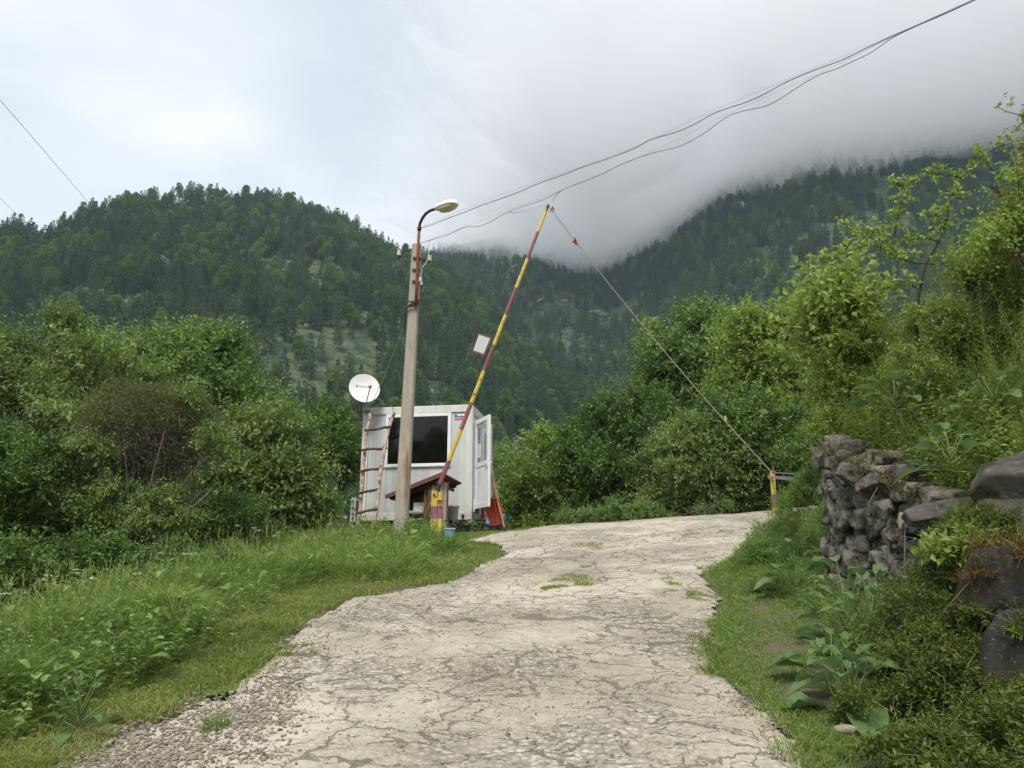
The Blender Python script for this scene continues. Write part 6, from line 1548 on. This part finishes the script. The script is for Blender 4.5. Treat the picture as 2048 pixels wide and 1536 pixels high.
    mb = MB(); a = at(1537, 954, Y2 + .07); b = at(1650, 962, 12.6); mb.bar(a, b, .04, .055, up=(0, 0, 1)); mb.build('rail', K['greywood'], r2, o2)
    mb = MB(); mb.tube([at(1550, 945.5, Y2), at(1600, 948, 13.6), at(1650, 951, 12.6)], .011, 6); mb.build('rod', K['zinc'], r2, o2)
    # rope
    tip = at(1098, 413, Y - .03); end = at(1543, 944, Y2 - .03); pts = []
    for i in range(13):
        t = i / 12; p = tip.lerp(end, t); p.z -= .16 * 4 * t * (1 - t); pts.append(p)
    rp = thing('rope', 'rope stretched from the boom tip down to the yellow end post', 'rope', tip)
    mb = MB(); mb.tube(pts, [.008 + .004 * (i / 12) for i in range(13)], 6); mb.build('strand', K['rope'], rp, tip)
    def bow(c, s, n, seed):
        rr = random.Random(seed); mb = MB()
        for i in range(n):
            d = Vector((rr.uniform(-.5, .5), rr.uniform(-.3, .3), -1)).normalized() * s * rr.uniform(.6, 1.2); m_ = c + d * .5 + Vector((rr.uniform(-.04, .04), 0, 0))
            mb.tube([c, m_, c + d], [.009, .012, .006], 4)
        mb.tube([c + Vector((0, 0, .02)), c - Vector((0, 0, .03))], .02, 6); return mb.build('ribbon', K['redcord'], rp, tip)
    bow(at(1105, 415, Y - .05), .11, 4, 1); bow(at(1150, 478, Y - .05), .14, 6, 2)
    mb = MB(); mb.tube([at(1450, 832, Y2 - .03), at(1452, 845, Y2 - .03)], .02, 6); mb.build('knot', K['yellow'], rp, tip)
barrier()

# ================================================================== SMALL SHELTER WITH CORRUGATED ROOF
def shelter():
    A = at(770, 993, 15.95); B = at(887, 946, 15.5); C = at(924, 966, 16.5); Dd = A + C - B
    org = at(830, 1068, 15.6); org.z = Hs(org.x, org.y)
    root = thing('wood_shelter', 'small wooden shelter with a sloping maroon corrugated roof before the cabin', 'shelter', org)
    nrm = (C - B).cross(A - B).normalized(); nrm = nrm if nrm.z > 0 else -nrm
    mb = MB(); nu, nv = 6, 96; vs = []; fs = []
    for lay in (0, 1):
        for i in range(nu):
            for j in range(nv):
                t = j / (nv - 1); p = B.lerp(A, i / (nu - 1)) + (C - B) * t + nrm * (.016 * math.sin(t * 2 * math.pi * 13) - lay * .006); vs.append(p)
    o_ = nu * nv
    for i in range(nu - 1):
        for j in range(nv - 1): a = i * nv + j; fs.append((a, a + 1, a + nv + 1, a + nv)); fs.append((a + o_, a + nv + o_, a + nv + 1 + o_, a + 1 + o_))
    for j in range(nv - 1): fs.append((j, j + o_, j + 1 + o_, j + 1)); k = (nu - 1) * nv + j; fs.append((k, k + 1, k + 1 + o_, k + o_))
    mb.add(vs, fs); mb.build('roof_sheet', K['maroonroof'], root, org)
    mb = MB(); e = -nrm * .012; mb.bar(A + e, B + e, .012, .085, up=nrm); mb.build('fascia', K['maroonroof'], root, org)
    mb = MB()
    for t in (.12, .5, .88): p = B.lerp(C, t); q = A.lerp(Dd, t); mb.bar(p - nrm * .055 + (q - p) * .08, q - nrm * .055 - (q - p) * .05, .05, .05)
    for s in (.16, .8): p = B.lerp(A, s); q = C.lerp(Dd, s); mb.bar(p - nrm * .10 + (q - p) * .05, q - nrm * .10 - (q - p) * .05, .05, .05)
    mb.build('rafters', K['darkunder'], root, org)
    g = lambda px, Y: Vector((at(px, 1050, Y).x, Y, Hs(at(px, 1050, Y).x, Y)))
    def topat(p):   # height of the roof above p
        d_ = B - p; return p.z + (nrm.dot(B - p)) / nrm.z
    mb = MB()
    for (px, Y, w, m_) in ((858, 15.75, .07, 0), (866, 15.72, .09, 1), (878, 15.70, .13, 1), (888.5, 15.72, .075, 1), (894, 15.76, .04, 0)):
        mb.cur = m_; p = g(px, Y); mb.box((p.x - w/2, Y - .012, p.z + .02), (p.x + w/2, Y + .012, topat(p) - .13))
    mb.build('side_boards', [K['brownwood'], K['plank']], root, org)
    mb = MB()
    for (px, Y) in ((806, 15.95), (850, 15.85), (888, 16.35), (812, 16.6)): p = g(px, Y); mb.box((p.x - .035, Y - .035, p.z - .05), (p.x + .035, Y + .035, topat(p) - .12))
    mb.build('posts', K['brownwood'], root, org)
    mb = MB(); p = g(808, 16.55); q = g(886, 16.3); mb.cur = 0
    for k in range(5): z0 = max(p.z, q.z) + .05 + k * .17; mb.bar((p.x, p.y, z0), (q.x, q.y, z0), .02, .155)
    mb.build('back_boards', K['brownwood'], root, org)
    mb = MB(); z0 = g(850, 16).z + .42; mb.box((g(812, 16).x, 15.95, z0), (g(850, 16).x, 16.5, z0 + .03)); mb.build('shelf', K['greywood'], root, org)
    # things kept in it
    c = g(838, 16.0); o = MB(); o.box((-.13, -.1, 0), (.13, .12, .2)); t_ = o.build('white_box', K['bucket'], None, bevel=.02); t_.location = (c.x, 16.1, z0 + .031); tag(t_, 'small white box on the shelf of the wooden shelter', 'box')
    o = MB(); o.lathe([(.001, 0), (.09, 0), (.1, .05), (.1, .2), (.05, .25), (.03, .3), (.001, .3)], n=16); t_ = o.build('black_can', K['black'], None, smooth=True); c = g(832, 15.98); t_.location = (c.x, 16.0, c.z + .02); tag(t_, 'black can standing on the ground inside the wooden shelter', 'can')
shelter()

# ================================================================== SMALL THINGS ABOUT THE CABIN
def bucket(px, py, Y, r0, r1, h, label, m, band=None, lid=False):
    p = at(px, py, Y); p.z = max(p.z, Hs(p.x, Y)) ; root = thing('bucket', label, 'bucket', p)
    mb = MB(); mb.lathe([(.001, 0), (r0, 0), (r1, h), (r1 + .008, h), (r1 + .008, h - .02), (r1 + .001, h - .022)] + ([(r1 - .006, h)] if 0 else []), n=20); mb.lathe([(r1 - .004, h), (r0 - .004, .01), (.001, .01)], n=20); mb.build('body', m, root, smooth=True)
    mb = MB(); mb.lathe([(r1 + .012, h - .012), (r1 + .013, h + .004), (r1 - .006, h + .004)], n=20); mb.build('rim', K['bucket'], root)
    mb = MB(); mb.tube([(-(r1 + .01) * math.cos(a), -.02 - (.07 * math.sin(a)), h - .03 + (.06 * math.sin(a))) for a in np.linspace(0, math.pi, 11)], .003, 4); mb.build('handle', K['zinc'], root)
    if band: mb = MB(); f = lambda t: r0 + (r1 - r0) * t + .0015; mb.lathe([(f(.12), h * .12), (f(.8), h * .8)], n=20); mb.build('label_band', band, root)
bucket(905, 1040, 16.7, .105, .135, .29, 'white plastic bucket standing at the cabin front beside the shelter', K['bucket'])
bucket(898, 1076, 14.4, .085, .11, .17, 'white and blue paint bucket in the grass by the yellow post', K['bucket'], K['ltblue'])
def barrow():
    p = at(987, 1047, 17.3); p.z = at(987, 1049, 17.3).z; root = thing('wheelbarrow', 'orange red wheelbarrow tub tipped up beside the cabin wall', 'wheelbarrow', p)
    mb = MB(); W_, Hh, Dp = .46, .58, .2
    # an open tub standing on its end, hollow towards the camera's right
    n = 13; rings = []
    for (s, y, k) in ((1.0, -.02, 1), (1.05, -.03, 1), (.96, .02, 1), (.72, Dp, 1), (.3, Dp + .02, 1)):
        rings.append([(s * W_/2 * math.copysign(abs(math.cos(a)) ** .6, math.cos(a)), y, Hh/2 + s * Hh/2 * math.copysign(abs(math.sin(a)) ** .6, math.sin(a))) for a in np.linspace(0, 2 * math.pi, 25)[:-1]])
    vs = [v for r_ in rings for v in r_]; fs = []; m_ = 24
    for i in range(len(rings) - 1):
        for j in range(m_): j2 = (j + 1) % m_; fs.append((i*m_+j, i*m_+j2, (i+1)*m_+j2, (i+1)*m_+j))
    fs.append(tuple((len(rings)-1)*m_ + j for j in range(m_)))
    Mx = Matrix.Rotation(R(35), 4, 'Z') @ Matrix.Rotation(R(-8), 4, 'X'); mb.add([Mx @ Vector(v) for v in vs], fs); t = mb.build('tub', K['barrow'], root, smooth=True); t.modifiers.new('s', 'SOLIDIFY').thickness = .008
    mb = MB(); mb.tube([Mx @ Vector(v) for v in ((-.02, -.10, .02), (-.02, -.16, .3), (0, -.10, .56))], .012, 6); mb.tube([Mx @ Vector(v) for v in ((.16, -.04, .01), (.17, -.10, .3), (.16, -.04, .54))], .012, 6); mb.build('frame', K['rustred'], root)
    p2 = at(1001, 1052, 18.0); o = MB(); o.lathe([(.001, 0), (.09, 0), (.1, .2), (.1, .26), (.04, .31), (.03, .34), (.001, .34)], n=16); t_ = o.build('blue_canister', K['ltblue'], None, smooth=True); t_.location = p2; tag(t_, 'blue canister behind the orange wheelbarrow', 'canister')
    # shovel, poles
    s = thing('dustpan', 'blue plastic shovel with a pale stick leaning on the wheelbarrow', 'shovel', at(975, 1044, 17.2)); o_ = at(975, 1044, 17.2)
    mb = MB(); mb.tube([at(968, 1018, 17.3), at(973, 1036, 17.2)], .011, 6); mb.build('stick', K['bucket'], s, o_)
    mb = MB(); a = [at(970, 1034, 17.2), at(976, 1034, 17.2), at(980, 1046, 17.12), at(973, 1047, 17.12)]; mb.add(a + [v + Vector((0, .012, 0)) for v in a], [(0,1,2,3),(7,6,5,4),(0,4,5,1),(1,5,6,2),(2,6,7,3),(3,7,4,0)]); mb.build('blade', K['ltblue'], s, o_)
    wire('wooden_pole', 'long orange wooden pole leaning against the right side of the cabin', [at(981, 946, 17.7), at(992, 990, 17.5), at(1001, 1025, 17.3), at(1009, 1056, 17.15)], (.036, .018), K['orangewood'], 'pole')
    wire('metal_rod', 'thin grey rod leaning beside the orange wooden pole', [at(981, 925, 17.8), at(990, 965, 17.65), at(998, 1000, 17.5)], .012, K['zinc'], 'rod')
barrow()
# dark rag hanging on the wall
def rag():
    rr = np.random.default_rng(9); c = at(1832, 1062, 5.75); n = 14; u = np.linspace(-1, 1, n); U, V_ = np.meshgrid(u, u)
    x = U * .115 * (1 - .25 * (V_ < 0) * V_ * -1); z = -V_ * .06 + .03 * np.sin(U * 7) * .3; y = .05 * np.cos(V_ * 1.5) + (vnoise(U * 4 + 9, V_ * 4, 3) - .5) * .07
    P = np.stack([x.ravel(), -y.ravel(), z.ravel() + (vnoise(U * 3, V_ * 3 + 4, 8).ravel() - .5) * .05], 1)
    i = (np.arange(n - 1)[:, None] * n + np.arange(n - 1)[None, :]).ravel(); Q = np.stack([i, i + 1, i + n + 1, i + n], 1)
    o = link('rag', np_mesh('rag', P, Q, K['rag'], smooth=True)); o.location = c; o.modifiers.new('s', 'SOLIDIFY').thickness = .006; tag(o, 'crumpled dark grey rag hanging on the wall below the whitish stone', 'rag')
rag()

# ================================================================== BELOW THE BANK, FAR LEFT OF THE CABIN
def lattice(px0, px1, pyt, pyb, Y, top_pointed, label):
    b0 = at(px0, pyb, Y); b1 = at(px1, pyb, Y); w = (b1.x - b0.x); zt = at(px0, pyt, Y).z; cx = (b0.x + b1.x) / 2 + w * .25; zb = b0.z - 5
    root = thing('lattice_pylon', label, 'pylon', (cx - w*.2, Y, zb), 0, 'steel lattice pylons below the bank'); org = Vector((cx - w*.2, Y, zb))
    mb = MB(); h = zt - zb; k = w * .5; hs = .75 if top_pointed else 1.0; tw = .62
    def corner(i, t): sx, sy = ((-1,-1),(1,-1),(1,1),(-1,1))[i]; s = k * (1.45 - .75 * min(t / hs, 1)) * (1 if t <= hs or not top_pointed else max(0.06, 1 - (t - hs) / (1 - hs))); return Vector((sx * s + t * w * .18, sy * s, t * h))
    for i in range(4): mb.tube([corner(i, 0), corner(i, hs), corner(i, 1)] if top_pointed else [corner(i, 0), corner(i, 1)], .055, 4)
    n = 15
    for q in range(n):
        t0, t1 = q / n, (q + 1) / n
        for i in range(4): j = (i + 1) % 4; a, b = (i, j) if q % 2 else (j, i); mb.tube([corner(a, t0), corner(b, t1)], .03, 3, False)
    mb.build('lattice', K['steelpale'], root)
    mb = MB(); z = h * (.72 if top_pointed else .97); mb.bar((0, 0, z), (k * 5.2, 0, z), .07, .07); mb.bar((0, 0, z), (-k * 3.4, 0, z), .05, .05); mb.build('crossarm', K['steelpale'], root)
    mb = MB()
    for x in (k * 5.0, -k * 3.3): mb.lathe([(.001, -.55), (.10, -.5), (.05, -.4), (.10, -.32), (.05, -.22), (.10, -.14), (.03, 0)], (x, 0, z), (.3, 0, 1), 8)
    mb.build('insulators', K['porcelain'], root)
lattice(655, 667, 979, 1045, 62, True, 'pale lattice pylon with a pointed top left of the cabin')
lattice(700, 708, 995, 1040, 66, False, 'flat topped pale lattice pylon close to the cabin corner')
def hut():
    Y = 58; a = at(612, 1040, Y); b = at(672, 1040, Y); zt = at(640, 1031, Y).z; org = Vector((a.x, Y, zt - 3)); w = b.x - a.x
    root = thing('far_house', 'small white house with a flat red edged roof far below the bank', 'house', org)
    mb = MB(); mb.box((.35, .1, 0), (w - .25, 4, 2.75)); mb.build('wall', K['whitewall'], root)
    mb = MB(); mb.box((0, -.2, 2.75), (w, 4.3, 3.0)); mb.build('roof', K['redroof'], root, bevel=.02)
    mb = MB(); mb.box((.3, .085, 1.2), (w * .5, .0985, 2.6)); mb.build('red_panel', K['redroof'], root)
    c = at(682, 1060, 40); o = MB(); o.box((-.35, -.2, -.4), (.45, .2, .12)); o.box((-.6, -.15, -.4), (-.36, .15, -.08)); o.box((-.2, -.16, .121), (.3, .16, .22)); t_ = o.build('red_machine', K['redroof'], None, bevel=.04); t_.location = c; tag(t_, 'small red object half hidden by weeds at the cabin base', 'machine')
hut()

# ================================================================== HAZE
def haze():
    mb = MB(); mb.box((-1300, -400, -60), (1300, 1500, 620)); m = bpy.data.materials.new('mountain_air'); nt, N, L = nodes(m)
    out = N('ShaderNodeOutputMaterial'); p = N('ShaderNodeVolumePrincipled'); L(p.outputs[0], out.inputs['Volume'])
    p.inputs['Color'].default_value = (.62, .82, 1.0, 1); p.inputs['Density'].default_value = 0.00016; p.inputs['Anisotropy'].default_value = 0.0
    tag(mb.build('haze', m), 'thin bluish mountain air between the camera and the slopes', 'haze', kind='stuff')
haze()
